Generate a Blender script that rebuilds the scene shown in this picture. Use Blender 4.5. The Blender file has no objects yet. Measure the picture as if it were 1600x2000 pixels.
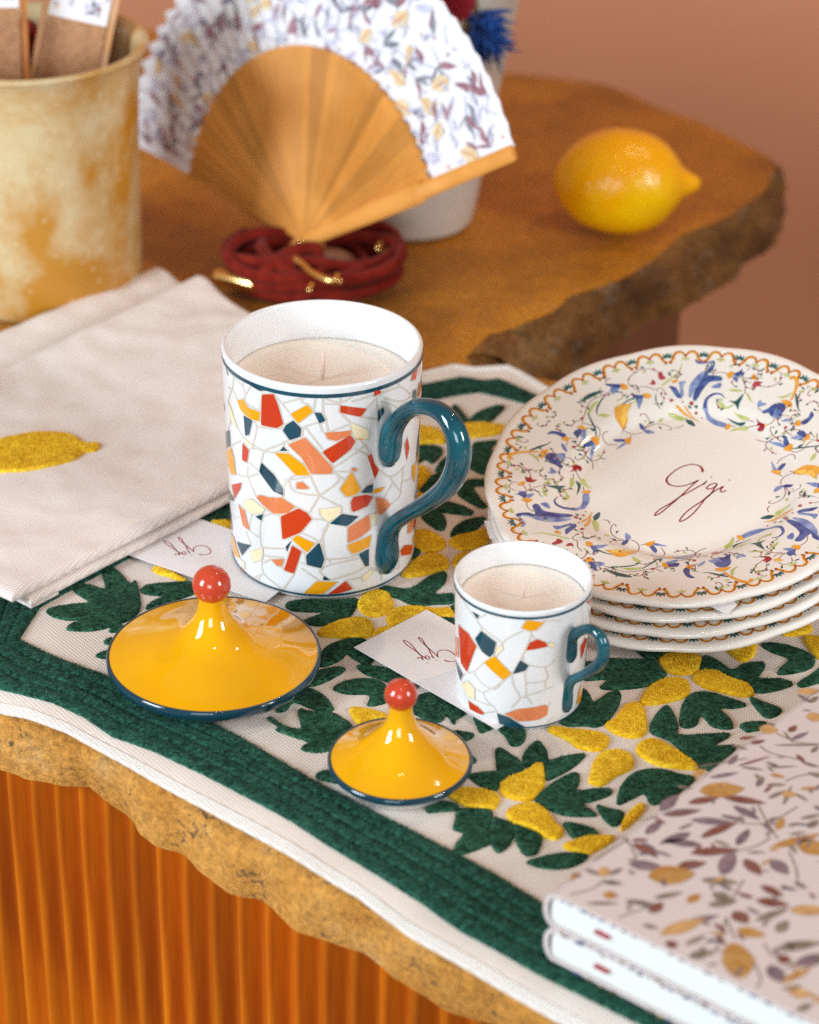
import bpy, bmesh, math, random
import numpy as np
from mathutils import Vector, Matrix, noise
from mathutils.geometry import tessellate_polygon
S = bpy.context.scene
COL = S.collection
# ------------------------------------------------------------------ camera
CAM_H, F_PX, PITCH, ROLL = 0.56, 4800.0, math.radians(29.9), math.radians(0.77)
FWD = np.array([0, math.cos(PITCH), -math.sin(PITCH)])
UP0 = np.cross([1, 0, 0], FWD)
RGT = math.cos(ROLL)*np.array([1, 0, 0]) + math.sin(ROLL)*UP0
UPV = -math.sin(ROLL)*np.array([1, 0, 0]) + math.cos(ROLL)*UP0
EYE = np.array([0, 0, CAM_H])
cd = bpy.data.cameras.new('camera'); cam = bpy.data.objects.new('camera', cd); COL.objects.link(cam)
cam.matrix_world = Matrix(((RGT[0], UPV[0], -FWD[0], 0), (RGT[1], UPV[1], -FWD[1], 0), (RGT[2], UPV[2], -FWD[2], CAM_H), (0, 0, 0, 1)))
cd.sensor_fit = 'HORIZONTAL'; cd.sensor_width = 24; cd.lens = F_PX/1600*24
cd.clip_start = 0.05; cd.clip_end = 50
cd.dof.use_dof = True; cd.dof.focus_distance = 1.02; cd.dof.aperture_fstop = 6.3
S.camera = cam
# ------------------------------------------------------------------ light
S.view_settings.view_transform = 'Standard'; S.view_settings.look = 'None'
S.view_settings.exposure = 0.08; S.view_settings.gamma = 1
try:
    S.cycles.use_denoising = False
    S.cycles.max_bounces = 8; S.cycles.sample_clamp_indirect = 3.0; S.cycles.caustics_reflective = False; S.cycles.caustics_refractive = False
except Exception: pass
W = bpy.data.worlds.new('World'); S.world = W; W.use_nodes = True
W.node_tree.nodes['Background'].inputs[0].default_value = (1.0, 0.87, 0.76, 1)
W.node_tree.nodes['Background'].inputs[1].default_value = 0.21
def area(name, loc, target, sx, sy, power, color):
    l = bpy.data.lights.new(name, 'AREA'); l.shape = 'RECTANGLE'; l.size = sx; l.size_y = sy; l.energy = power; l.color = color
    o = bpy.data.objects.new(name, l); COL.objects.link(o); o.location = loc
    o.rotation_euler = (Vector(target)-Vector(loc)).to_track_quat('-Z', 'Y').to_euler(); return o
area('window_light', (-1.55, 0.05, 0.72), (0, .95, .03), 0.6, 0.9, 40, (0.80, 0.91, 1.0))
area('front_window_light', (-0.35, -1.20, 0.62), (0, .95, .03), 0.8, 0.7, 15.5, (0.80, 0.91, 1.0))
area('side_window_light', (1.45, -0.05, 0.75), (0.1, 1.1, .03), 0.4, 0.6, 18, (0.95, 0.96, 1.0))
for x, y, z, e in ((-.02, .30, 1.75, 4.5), (.10, .18, 1.85, 4.0), (.70, 1.30, 1.5, 13.0)):
    l = bpy.data.lights.new('ceiling_spot_lamp', 'POINT'); l.energy = e; l.shadow_soft_size = .02; l.color = (1, .74, .45)
    o = bpy.data.objects.new('ceiling_spot_lamp', l); COL.objects.link(o); o.location = (x, y, z)
# ------------------------------------------------------------------ helpers
def ray(x, y):
    return F_PX*FWD + (x-800)*RGT - (y-1000)*UPV
def at(x, y, z=0.0):
    d = ray(x, y); p = EYE + d*(z-CAM_H)/d[2]; return float(p[0]), float(p[1])
def zc(pts, x0, y0, s):
    return [(x0+p[0]*s, y0+p[1]*s)+tuple(p[2:]) for p in pts]
def lin(c):
    return tuple((v/12.92 if v <= .04045 else ((v+.055)/1.055)**2.4) for v in c)
def hexc(h):
    return lin(tuple(int(h[i:i+2], 16)/255 for i in (0, 2, 4)))
def catmull(pts, n=6, closed=False):
    P = [np.array(p, float) for p in pts]; out = []
    m = len(P); rng = range(m) if closed else range(m-1)
    for i in rng:
        g = (lambda k: P[k % m]) if closed else (lambda k: P[min(max(k, 0), m-1)])
        a, b, c, d = g(i-1), g(i), g(i+1), g(i+2)
        for k in range(n):
            t = k/n
            out.append(.5*((2*b)+(c-a)*t+(2*a-5*b+4*c-d)*t*t+(3*b-a-3*c+d)*t**3))
    if not closed: out.append(P[-1])
    return out
def resample(pts, step):
    P = [np.array(p, float) for p in pts]; L = [0]
    for a, b in zip(P, P[1:]): L.append(L[-1]+np.linalg.norm(b-a))
    n = max(2, int(L[-1]/step)+1); P = np.array(P); q = np.linspace(0, L[-1], n)
    return [np.array([np.interp(v, L, P[:, k]) for k in range(P.shape[1])]) for v in q]
# ------------------------------------------------------------------ materials
MATS = {}
def mat(name, color, rough=.5, spec=.5, var=None, vscale=20, vdetail=4, bump=0, bscale=200, bdist=.001, metal=0, coat=0, sss=0, sss_r=(.01, .006, .003), stretch=(1, 1, 1), rot=0, sheen=0, vramp=(.35, .65), kind='NOISE', trans=0):
    if name in MATS: return MATS[name]
    m = bpy.data.materials.new(name); m.use_nodes = True; nt = m.node_tree; N = nt.nodes; L = nt.links
    b = N['Principled BSDF']; b.inputs['Roughness'].default_value = rough; b.inputs['Specular IOR Level'].default_value = spec
    b.inputs['Metallic'].default_value = metal; b.inputs['Coat Weight'].default_value = coat; b.inputs['Coat Roughness'].default_value = .05
    b.inputs['Sheen Weight'].default_value = sheen; b.inputs['Base Color'].default_value = (*color, 1)
    if sss:
        b.inputs['Subsurface Weight'].default_value = sss; b.inputs['Subsurface Radius'].default_value = sss_r; b.inputs['Subsurface Scale'].default_value = 1
    tc = N.new('ShaderNodeTexCoord'); mp = N.new('ShaderNodeMapping'); L.new(tc.outputs['Object'], mp.inputs[0])
    mp.inputs['Scale'].default_value = stretch; mp.inputs['Rotation'].default_value = (0, 0, rot)
    if var is not None:
        n = N.new('ShaderNodeTexNoise'); n.inputs['Scale'].default_value = vscale; n.inputs['Detail'].default_value = vdetail
        L.new(mp.outputs[0], n.inputs['Vector']); r = N.new('ShaderNodeValToRGB'); L.new(n.outputs['Fac'], r.inputs[0])
        cols = [color]+list(var) if isinstance(var[0], (tuple, list)) else [color, var]
        e = r.color_ramp.elements; e[0].position = vramp[0]; e[1].position = vramp[1]; e[0].color = (*cols[0], 1); e[1].color = (*cols[-1], 1)
        for i, c in enumerate(cols[1:-1]):
            k = e.new(vramp[0]+(vramp[1]-vramp[0])*(i+1)/(len(cols)-1)); k.color = (*c, 1)
        L.new(r.outputs[0], b.inputs['Base Color'])
    if bump:
        if kind == 'NOISE':
            n = N.new('ShaderNodeTexNoise'); n.inputs['Detail'].default_value = 5; n.inputs['Scale'].default_value = bscale; h = n.outputs['Fac']
        else:
            n = N.new('ShaderNodeTexVoronoi'); n.inputs['Scale'].default_value = bscale; h = n.outputs['Distance']
        L.new(mp.outputs[0], n.inputs['Vector'])
        bp = N.new('ShaderNodeBump'); bp.inputs['Strength'].default_value = bump; bp.inputs['Distance'].default_value = bdist
        L.new(h, bp.inputs['Height']); L.new(bp.outputs[0], b.inputs['Normal'])
    MATS[name] = m; return m
def weave(name, color, color2, ang, pitch=.0011, rough=.9, tint=None):
    """plain woven linen: two crossed sets of threads plus slubs"""
    m = bpy.data.materials.new(name); m.use_nodes = True; nt = m.node_tree; N = nt.nodes; L = nt.links
    b = N['Principled BSDF']; b.inputs['Roughness'].default_value = rough; b.inputs['Specular IOR Level'].default_value = .15; b.inputs['Sheen Weight'].default_value = .15
    tc = N.new('ShaderNodeTexCoord'); mp = N.new('ShaderNodeMapping'); mp.inputs['Rotation'].default_value = (0, 0, ang); L.new(tc.outputs['Object'], mp.inputs[0])
    hs = []
    for d in ('X', 'Y'):
        w = N.new('ShaderNodeTexWave'); w.bands_direction = d; w.inputs['Scale'].default_value = 1/pitch*.314; w.inputs['Distortion'].default_value = .6; w.inputs['Detail'].default_value = 1
        w.inputs['Detail Scale'].default_value = 2
        L.new(mp.outputs[0], w.inputs['Vector']); hs.append(w.outputs['Fac'])
    mx = N.new('ShaderNodeMath'); mx.operation = 'MULTIPLY'; L.new(hs[0], mx.inputs[0]); L.new(hs[1], mx.inputs[1])
    n = N.new('ShaderNodeTexNoise'); n.inputs['Scale'].default_value = 38; n.inputs['Detail'].default_value = 6; n.inputs['Roughness'].default_value = .6; L.new(mp.outputs[0], n.inputs['Vector'])
    r = N.new('ShaderNodeValToRGB'); r.color_ramp.elements[0].position = .35; r.color_ramp.elements[1].position = .65
    r.color_ramp.elements[0].color = (*color, 1); r.color_ramp.elements[1].color = (*color2, 1); L.new(n.outputs['Fac'], r.inputs[0])
    dk = N.new('ShaderNodeMix'); dk.data_type = 'RGBA'; dk.blend_type = 'MULTIPLY'; dk.inputs['B'].default_value = (.66, .62, .58, 1)
    inv = N.new('ShaderNodeMath'); inv.operation = 'SUBTRACT'; inv.inputs[0].default_value = .75; L.new(mx.outputs[0], inv.inputs[1])
    L.new(inv.outputs[0], dk.inputs['Factor']); L.new(r.outputs[0], dk.inputs['A']); L.new(dk.outputs['Result'], b.inputs['Base Color'])
    bp = N.new('ShaderNodeBump'); bp.inputs['Strength'].default_value = .5; bp.inputs['Distance'].default_value = .0004
    L.new(mx.outputs[0], bp.inputs['Height']); L.new(bp.outputs[0], b.inputs['Normal'])
    return m
def yarn(name, dark, light, ang, rough=.95):
    """fuzzy chenille embroidery: short slanted strands"""
    m = bpy.data.materials.new(name); m.use_nodes = True; nt = m.node_tree; N = nt.nodes; L = nt.links
    b = N['Principled BSDF']; b.inputs['Roughness'].default_value = rough; b.inputs['Specular IOR Level'].default_value = .1; b.inputs['Sheen Weight'].default_value = .04
    tc = N.new('ShaderNodeTexCoord'); mp = N.new('ShaderNodeMapping'); mp.inputs['Rotation'].default_value = (0, 0, ang); mp.inputs['Scale'].default_value = (1, 2.6, 1)
    L.new(tc.outputs['Object'], mp.inputs[0])
    n = N.new('ShaderNodeTexVoronoi'); n.inputs['Scale'].default_value = 620; n.inputs['Randomness'].default_value = 1; L.new(mp.outputs[0], n.inputs['Vector'])
    sp_ = N.new('ShaderNodeSeparateColor'); L.new(n.outputs['Color'], sp_.inputs[0])
    v = N.new('ShaderNodeTexNoise'); v.inputs['Scale'].default_value = 300; v.inputs['Detail'].default_value = 4; L.new(tc.outputs['Object'], v.inputs['Vector'])
    a1 = N.new('ShaderNodeMath'); a1.operation = 'MULTIPLY'; a1.inputs[1].default_value = .45; L.new(sp_.outputs[0], a1.inputs[0])
    a2 = N.new('ShaderNodeMath'); a2.operation = 'MULTIPLY'; a2.inputs[1].default_value = .55; L.new(v.outputs['Fac'], a2.inputs[0])
    hf = N.new('ShaderNodeMath'); hf.operation = 'ADD'; L.new(a1.outputs[0], hf.inputs[0]); L.new(a2.outputs[0], hf.inputs[1])
    r = N.new('ShaderNodeValToRGB'); r.color_ramp.elements[0].position = .28; r.color_ramp.elements[1].position = .72
    r.color_ramp.elements[0].color = (*dark, 1); r.color_ramp.elements[1].color = (*light, 1); L.new(hf.outputs[0], r.inputs[0]); L.new(r.outputs[0], b.inputs['Base Color'])
    bp = N.new('ShaderNodeBump'); bp.inputs['Strength'].default_value = .9; bp.inputs['Distance'].default_value = .0013
    L.new(hf.outputs[0], bp.inputs['Height']); L.new(bp.outputs[0], b.inputs['Normal'])
    return m
# ------------------------------------------------------------------ object makers
def link(name, me, parent=None):
    o = bpy.data.objects.new(name, me); COL.objects.link(o)
    if parent is not None: o.parent = parent
    return o
def build(name, V, Fc, m, parent=None, smooth=True, mi=None, sharp=None):
    me = bpy.data.meshes.new(name); me.from_pydata([tuple(map(float, v)) for v in V], [], [tuple(f) for f in Fc])
    for k in (m if isinstance(m, (list, tuple)) else [m]): me.materials.append(k)
    if mi is not None: me.polygons.foreach_set('material_index', mi)
    me.validate()
    bm = bmesh.new(); bm.from_mesh(me); bmesh.ops.recalc_face_normals(bm, faces=bm.faces); bm.to_mesh(me); bm.free()
    if smooth:
        me.polygons.foreach_set('use_smooth', [True]*len(me.polygons))
        if sharp: me.set_sharp_from_angle(angle=math.radians(sharp))
    return link(name, me, parent)
def thing(name, label, cat, loc=(0, 0, 0), group=None):
    o = bpy.data.objects.new(name, None); COL.objects.link(o); o.location = loc; o.empty_display_size = .02
    o['label'] = label; o['category'] = cat
    if group: o['group'] = group
    return o
def tag(o, label, cat, group=None):
    o['label'] = label; o['category'] = cat
    if group: o['group'] = group
    return o
def lathe(name, prof, m, parent, n=96, closed=False):
    V, Fc = [], []
    k = len(prof)
    for r, z in prof:
        for i in range(n):
            a = 2*math.pi*i/n; V.append((r*math.cos(a), r*math.sin(a), z))
    for j in range(k-1 if not closed else k):
        j2 = (j+1) % k
        for i in range(n):
            i2 = (i+1) % n; Fc.append((j*n+i, j*n+i2, j2*n+i2, j2*n+i))
    if not closed:
        if prof[0][0] < 1e-4: pass
    o = build(name, V, Fc, m, parent)
    bm = bmesh.new(); bm.from_mesh(o.data); bmesh.ops.remove_doubles(bm, verts=bm.verts, dist=2e-6); bmesh.ops.recalc_face_normals(bm, faces=bm.faces); bm.to_mesh(o.data); bm.free()
    o.data.polygons.foreach_set('use_smooth', [True]*len(o.data.polygons))
    return o
def smooth_prof(p, n=5): return [(max(float(a), 0), float(b)) for a, b in catmull(p, n)]
def tube_geo(path, n=12, caps=True, V=None, Fc=None):
    """path: rows of x,y,z,radius"""
    V = [] if V is None else V; Fc = [] if Fc is None else Fc
    P = [np.array(p[:3], float) for p in path]; R = [p[3] for p in path]; base = len(V)
    up = None
    for i, p in enumerate(P):
        t = P[min(i+1, len(P)-1)]-P[max(i-1, 0)]; t = t/(np.linalg.norm(t)+1e-12)
        if up is None:
            up = np.cross(t, [0, 0, 1]) if abs(t[2]) < .9 else np.cross(t, [1, 0, 0])
        up = up-t*(up@t); up /= np.linalg.norm(up)+1e-12; b = np.cross(t, up)
        for k in range(n):
            a = 2*math.pi*k/n; V.append(p+R[i]*(math.cos(a)*up+math.sin(a)*b))
    for i in range(len(P)-1):
        for k in range(n):
            k2 = (k+1) % n; Fc.append((base+i*n+k, base+i*n+k2, base+(i+1)*n+k2, base+(i+1)*n+k))
    if caps:
        Fc.append(tuple(base+k for k in range(n))[::-1]); Fc.append(tuple(base+(len(P)-1)*n+k for k in range(n)))
    return V, Fc
def round_ends(path, k=4):
    """add shrinking rings so that a tube ends in a dome"""
    P = [np.array(p, float) for p in path]
    def dome(a, b):
        d = a[:3]-b[:3]; d /= np.linalg.norm(d)+1e-12; r = a[3]; out = []
        for i in range(1, k+1):
            t = math.pi/2*i/k; out.append(np.array([*(a[:3]+d*r*math.sin(t)*.8), max(r*math.cos(t), r*.02)]))
        return out
    return dome(P[0], P[1])[::-1]+P+dome(P[-1], P[-2])
def tube(name, path, m, parent, n=14, domes=True):
    V, Fc = tube_geo(round_ends(path) if domes else path, n); return build(name, V, Fc, m, parent)
def box_geo(x0, y0, z0, x1, y1, z1, V=None, Fc=None):
    V = [] if V is None else V; Fc = [] if Fc is None else Fc; b = len(V)
    V += [(x0, y0, z0), (x1, y0, z0), (x1, y1, z0), (x0, y1, z0), (x0, y0, z1), (x1, y0, z1), (x1, y1, z1), (x0, y1, z1)]
    for f in ((0, 3, 2, 1), (4, 5, 6, 7), (0, 1, 5, 4), (1, 2, 6, 5), (2, 3, 7, 6), (3, 0, 4, 7)): Fc.append(tuple(b+i for i in f))
    return V, Fc
class Print:
    """thin printed / painted marks that follow a surface; fn(u, v, lift) -> point"""
    def __init__(s, fn, edge=.004, lift=.00006): s.fn, s.edge, s.lift = fn, edge, lift; s.V, s.F, s.M, s.mats = [], [], [], []; s.layer = 0
    def mi(s, m):
        if m not in s.mats: s.mats.append(m)
        return s.mats.index(m)
    def tris(s, P, T, m):
        k = s.mi(m); s.layer += 1; h = s.lift*(1+.12*(s.layer % 30))
        st = [tuple(np.array(P[i], float) for i in t) for t in T]; cache = {}
        def vid(p):
            q = (round(float(p[0]), 7), round(float(p[1]), 7))
            if q not in cache: cache[q] = len(s.V); s.V.append(s.fn(p[0], p[1], h))
            return cache[q]
        while st:
            a, b, c = st.pop(); l = [np.linalg.norm(b-a), np.linalg.norm(c-b), np.linalg.norm(a-c)]; j = int(np.argmax(l))
            if l[j] > s.edge:
                a, b, c = [(a, b, c), (b, c, a), (c, a, b)][j]; m2 = (a+b)/2; st += [(a, m2, c), (m2, b, c)]
            else:
                f = (vid(a), vid(b), vid(c))
                if len(set(f)) == 3: s.F.append(f); s.M.append(k)
    def poly(s, pts, m):
        P = [(p[0], p[1]) for p in pts]
        T = tessellate_polygon([[Vector((p[0], p[1], 0)) for p in P]]); s.tris(P, T, m)
    def stroke(s, pts, m):
        """pts: u, v, full width"""
        P = [np.array(p, float) for p in pts]; L, Rr = [], []
        for i, p in enumerate(P):
            t = P[min(i+1, len(P)-1)][:2]-P[max(i-1, 0)][:2]; t = t/(np.linalg.norm(t)+1e-12); n = np.array([-t[1], t[0]])
            L.append(p[:2]+n*p[2]/2); Rr.append(p[:2]-n*p[2]/2)
        k = len(P); Q = L+Rr; T = []
        for i in range(k-1): T += [(i, i+1, k+i), (i+1, k+i+1, k+i)]
        s.tris(Q, T, m)
    def dot(s, u, v, r, m, n=10): s.poly([(u+r*math.cos(2*math.pi*i/n), v+r*math.sin(2*math.pi*i/n)) for i in range(n)], m)
    def leaf(s, a, b, w, m, fat=1.0):
        a, b = np.array(a[:2], float), np.array(b[:2], float); d = b-a; n = np.array([-d[1], d[0]])/(np.linalg.norm(d)+1e-12)
        up, dn = [], []
        for i in range(9):
            t = i/8; k = math.sin(math.pi*t**.85)**fat*w/2; up.append(a+d*t+n*k)
            if 0 < i < 8: dn.append(a+d*t-n*k)
        s.poly(up+dn[::-1], m)
    def done(s, name, parent):
        me = bpy.data.meshes.new(name); me.from_pydata([tuple(map(float, v)) for v in s.V], [], s.F)
        for m in s.mats: me.materials.append(m)
        me.polygons.foreach_set('material_index', s.M); me.polygons.foreach_set('use_smooth', [True]*len(s.F))
        bm = bmesh.new(); bm.from_mesh(me); bm.normal_update()
        bm.to_mesh(me); bm.free(); return link(name, me, parent)
# ================================================================== ROOM
wallm = mat('terracotta_plaster', (.66, .285, .155), rough=.85, spec=.2, var=(.60, .25, .135), vscale=2.5, bump=.15, bscale=60, bdist=.002)
V, Fc = box_geo(-2.5, 2.05, -.95, 2.5, 2.15, 2.4); wl = build('wall', V, Fc, wallm, smooth=False); wl['kind'] = 'structure'
V, Fc = box_geo(-2.5, -1.0, -1.0, 2.5, 2.05, -.95); fl = build('floor', V, Fc, mat('floor_tile', (.22, .13, .08), rough=.5), smooth=False); fl['kind'] = 'structure'
# ================================================================== COUNTER
def stone(name, cols, specks, rough=.75, scale=22, grain=.6):
    m = bpy.data.materials.new(name); m.use_nodes = True; nt = m.node_tree; N = nt.nodes; L = nt.links; b = N['Principled BSDF']; b.inputs['Roughness'].default_value = rough
    b.inputs['Specular IOR Level'].default_value = .4
    tc = N.new('ShaderNodeTexCoord')
    n = N.new('ShaderNodeTexNoise'); n.inputs['Scale'].default_value = scale; n.inputs['Detail'].default_value = 8; n.inputs['Roughness'].default_value = .65; L.new(tc.outputs['Object'], n.inputs['Vector'])
    r = N.new('ShaderNodeValToRGB'); e = r.color_ramp.elements; e[0].position = .3; e[1].position = .72; e[0].color = (*cols[0], 1); e[1].color = (*cols[-1], 1)
    for i, c in enumerate(cols[1:-1]): k = e.new(.3+.42*(i+1)/(len(cols)-1)); k.color = (*c, 1)
    L.new(n.outputs['Fac'], r.inputs[0])
    s = N.new('ShaderNodeTexNoise'); s.inputs['Scale'].default_value = 420; s.inputs['Detail'].default_value = 3; L.new(tc.outputs['Object'], s.inputs['Vector'])
    s2 = N.new('ShaderNodeTexNoise'); s2.inputs['Scale'].default_value = 60; s2.inputs['Detail'].default_value = 2; L.new(tc.outputs['Object'], s2.inputs['Vector'])
    mu = N.new('ShaderNodeMath'); mu.operation = 'MULTIPLY'; L.new(s.outputs['Fac'], mu.inputs[0]); L.new(s2.outputs['Fac'], mu.inputs[1])
    r2 = N.new('ShaderNodeValToRGB'); r2.color_ramp.elements[0].position = .35; r2.color_ramp.elements[1].position = .40; L.new(mu.outputs[0], r2.inputs[0])
    mx = N.new('ShaderNodeMix'); mx.data_type = 'RGBA'; iv = N.new('ShaderNodeMath'); iv.operation = 'MULTIPLY'; iv.inputs[1].default_value = .8; L.new(r2.outputs[0], iv.inputs[0]); L.new(iv.outputs[0], mx.inputs['Factor']); L.new(r.outputs[0], mx.inputs['A']); mx.inputs['B'].default_value = (*specks, 1)
    g = N.new('ShaderNodeTexNoise'); g.inputs['Scale'].default_value = 330; g.inputs['Detail'].default_value = 4; g.inputs['Roughness'].default_value = .7; L.new(tc.outputs['Object'], g.inputs['Vector'])
    gr = N.new('ShaderNodeValToRGB'); gr.color_ramp.elements[0].position = .36; gr.color_ramp.elements[1].position = .64; gr.color_ramp.elements[0].color = (*[grain]*3, 1); gr.color_ramp.elements[1].color = (1.25, 1.25, 1.25, 1); L.new(g.outputs['Fac'], gr.inputs[0])
    mg = N.new('ShaderNodeMix'); mg.data_type = 'RGBA'; mg.blend_type = 'MULTIPLY'; mg.inputs['Factor'].default_value = 1; L.new(mx.outputs['Result'], mg.inputs['A']); L.new(gr.outputs[0], mg.inputs['B'])
    L.new(mg.outputs['Result'], b.inputs['Base Color'])
    n3 = N.new('ShaderNodeTexNoise'); n3.inputs['Scale'].default_value = 240; n3.inputs['Detail'].default_value = 7; n3.inputs['Roughness'].default_value = .7; L.new(tc.outputs['Object'], n3.inputs['Vector'])
    bp = N.new('ShaderNodeBump'); bp.inputs['Strength'].default_value = .8; bp.inputs['Distance'].default_value = .0035; L.new(n3.outputs['Fac'], bp.inputs['Height']); L.new(bp.outputs[0], b.inputs['Normal'])
    return m
top_stone = stone('ochre_stone_top', [(.17, .055, .005), (.40, .145, .010), (.56, .215, .014), (.54, .29, .075)], (.30, .14, .04), rough=.30, scale=7, grain=.82)
face_stone = stone('ochre_rock_face', [(.46, .175, .022), (.63, .27, .042), (.69, .32, .065), (.70, .39, .14)], (.12, .07, .04), rough=.85, scale=26, grain=.72)
shaded_stone = stone('shaded_rock_face', [(.045, .016, .004), (.15, .058, .011), (.27, .115, .022), (.36, .20, .07)], (.30, .24, .17), rough=.5, scale=24)  # rear edge of the same ochre rock, shade put into its brown colour
counter = thing('stone_counter', 'ochre rough-edged stone counter on an orange fluted wood base, under everything', 'counter')
front_top = [at(x, y, -.0072) for x, y in [(0, 1392), (48, 1405), (131, 1438), (219, 1488), (306, 1536), (394, 1584), (481, 1632), (569, 1680), (656, 1733), (700, 1757), (800, 1828), (950, 1913), (1100, 1998)]]
front_low = [at(x, y, -.028) for x, y in [(0, 1478), (30, 1488), (50, 1500), (75, 1502), (130, 1513), (175, 1514), (205, 1540), (245, 1572), (265, 1603), (310, 1630), (360, 1642), (400, 1680), (440, 1722), (470, 1729), (505, 1732), (540, 1765), (580, 1797), (655, 1820), (720, 1840), (780, 1890), (830, 1920), (870, 1950), (930, 1972), (970, 1983), (985, 2005), (1040, 2040), (1100, 2085)]]
DX, DY = .772, -.636
front_top = [(-.50, 1.085), (-.33, .944)]+front_top+[(.16, .545), (.30, .43)]
front_low = [(-.50, 1.10), (-.33, .966)]+front_low+[(.15, .57), (.31, .45)]
back_top = [at(x, y, -.002) for x, y in [(1507, 322), (1498, 345), (1484, 364), (1415, 419), (1362, 440), (1322, 456), (1295, 478), (1272, 498), (1240, 524), (1200, 548), (1156, 562), (1120, 574), (1091, 581), (1059, 613), (1020, 628), (985, 641), (950, 650), (920, 655), (905, 672), (878, 706)]]
back_low = [at(x, y, -.042) for x, y in [(1519, 430), (1512, 470), (1505, 486), (1430, 535), (1360, 581), (1310, 605), (1262, 627), (1220, 655), (1184, 678), (1150, 700), (1119, 724), (1090, 738), (1068, 747), (1045, 757)]]
far = [at(x, y, -.002) for x, y in [(1505, 312), (1480, 295), (1440, 272), (1370, 240), (1300, 215), (1240, 188), (1180, 165), (1080, 150), (980, 140)]]
rest = [(.09, 1.105), (.22, 1.06), (.42, .96), (.52, .62), (.45, .42)]     # right side, past the plates
def pair(topl, lowl, n):
    a, b = resample(topl, .002), resample(lowl, .002)
    f = lambda P: [np.array([np.interp(t, np.linspace(0, 1, len(P)), np.array(P)[:, k]) for k in (0, 1)]) for t in np.linspace(0, 1, n)]
    return list(zip(f(a), f(b)))
seq = [(p, q, 'f') for p, q in pair(front_top, front_low, 300)]
r_ = [front_top[-1]]+rest[::-1]+[back_top[-1]]
seq += [(p, p*1.0, 'r') for p in resample(r_, .012)[1:-1]]
seq += [(p, q, 'b') for p, q in pair(back_top[::-1], back_low[::-1], 160)]
l_ = [back_top[0]]+far+[(-.05, 1.60), (-.30, 1.66), (-.52, 1.55), (-.50, 1.085)]
seq += [(p, p*1.0, 'l') for p in resample(catmull(l_, 3), .012)[1:-1]]
Z = [-.002, -.0022, -.0035, -.008, -.014, -.020, -.027, -.034]
n = len(seq); Vt = []; tops = [np.array(s[0]) for s in seq]
for j in range(len(Z)):
    for i, (p, q, k) in enumerate(seq):
        t_ = tops[(i+1) % n]-tops[i-1]; nn = np.array([t_[1], -t_[0]])/(np.linalg.norm(t_)+1e-9)
        u = j/(len(Z)-1); zz = Z[j]*(1.0 if k == 'f' else 1.3)
        c = np.array(p)*(1-u)+np.array(q)*u
        nz = noise.fractal(Vector((c[0]*38, c[1]*38, zz*55)), 1, 2, 4)
        amp = .0058 if k in 'bl' else .0030
        off = (amp*nz*math.sin(min(u*1.4, 1)*math.pi/2)) + (.0022*math.sin(math.pi*u) if k == 'f' else .004*math.sin(math.pi*u))
        if k == 'f':
            if j == 0: off = -.026; zz = -.0022
            elif j == 1: off = -.001; zz = -.0066
            elif j == 2: zz = -.0090
            elif j == 3: zz = -.0120
            elif j == 4: zz = -.0165
        elif j == 0: off = -.0012
        zj = zz+(.0012*nz if 1 < j else 0)
        Vt.append((c[0]+nn[0]*off, c[1]+nn[1]*off, zj))
Ff, mi = [], []
for j in range(len(Z)-1):
    for i in range(n):
        i2 = (i+1) % n; Ff.append((j*n+i, j*n+i2, (j+1)*n+i2, (j+1)*n+i)); mi.append(0 if j == 0 else 1 if seq[i][2] == 'f' else 2)
for t in tessellate_polygon([[Vector((v[0], v[1], 0)) for v in Vt[:n]]]): Ff.append(tuple(t)); mi.append(0)
low = (len(Z)-1)*n
for t in tessellate_polygon([[Vector((v[0], v[1], 0)) for v in Vt[low:low+n]]]): Ff.append(tuple(low+i for i in t)); mi.append(2)
slab = build('stone_top', Vt, Ff, [top_stone, face_stone, shaded_stone], counter, mi=mi, sharp=38)
# fluted base: every rounded flute is one piece
wood = bpy.data.materials.new('orange_stained_wood'); wood.use_nodes = True
nt = wood.node_tree; N = nt.nodes; L = nt.links; b = N['Principled BSDF']; b.inputs['Roughness'].default_value = .36; b.inputs['Specular IOR Level'].default_value = .35
tc = N.new('ShaderNodeTexCoord'); mp = N.new('ShaderNodeMapping'); mp.inputs['Scale'].default_value = (.35, .35, .02); L.new(tc.outputs['Object'], mp.inputs[0])
nz = N.new('ShaderNodeTexNoise'); nz.inputs['Scale'].default_value = 420; nz.inputs['Detail'].default_value = 5; L.new(mp.outputs[0], nz.inputs['Vector'])
rr = N.new('ShaderNodeValToRGB'); rr.color_ramp.elements[0].position = .35; rr.color_ramp.elements[1].position = .65
rr.color_ramp.elements[0].color = (.40, .075, .001, 1); rr.color_ramp.elements[1].color = (.70, .18, .003, 1); L.new(nz.outputs['Fac'], rr.inputs[0]); oi = N.new('ShaderNodeObjectInfo'); mr = N.new('ShaderNodeMapRange'); mr.inputs[3].default_value = .68; mr.inputs[4].default_value = 1.08; L.new(oi.outputs['Random'], mr.inputs[0])
mm = N.new('ShaderNodeMix'); mm.data_type = 'RGBA'; mm.blend_type = 'MULTIPLY'; mm.inputs['Factor'].default_value = 1; L.new(rr.outputs[0], mm.inputs['A']); L.new(mr.outputs[0], mm.inputs['B']); L.new(mm.outputs['Result'], b.inputs['Base Color'])
pitch = .0148; ln = Vector((DX, DY, 0)).normalized(); nrm = Vector((-ln.y*-1, ln.x*-1, 0))       # outward, towards the camera
nrm = Vector((-.636, -.772, 0)).normalized()
org = Vector((*front_top[2], 0))-nrm*.020
prof = [((t-.5)*pitch, pitch*.46*(.5-.5*math.cos(2*math.pi*t))) for t in np.linspace(0, 1, 17)]
fm = bpy.data.meshes.new('flute'); Vf, Ffl = [], []
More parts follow.
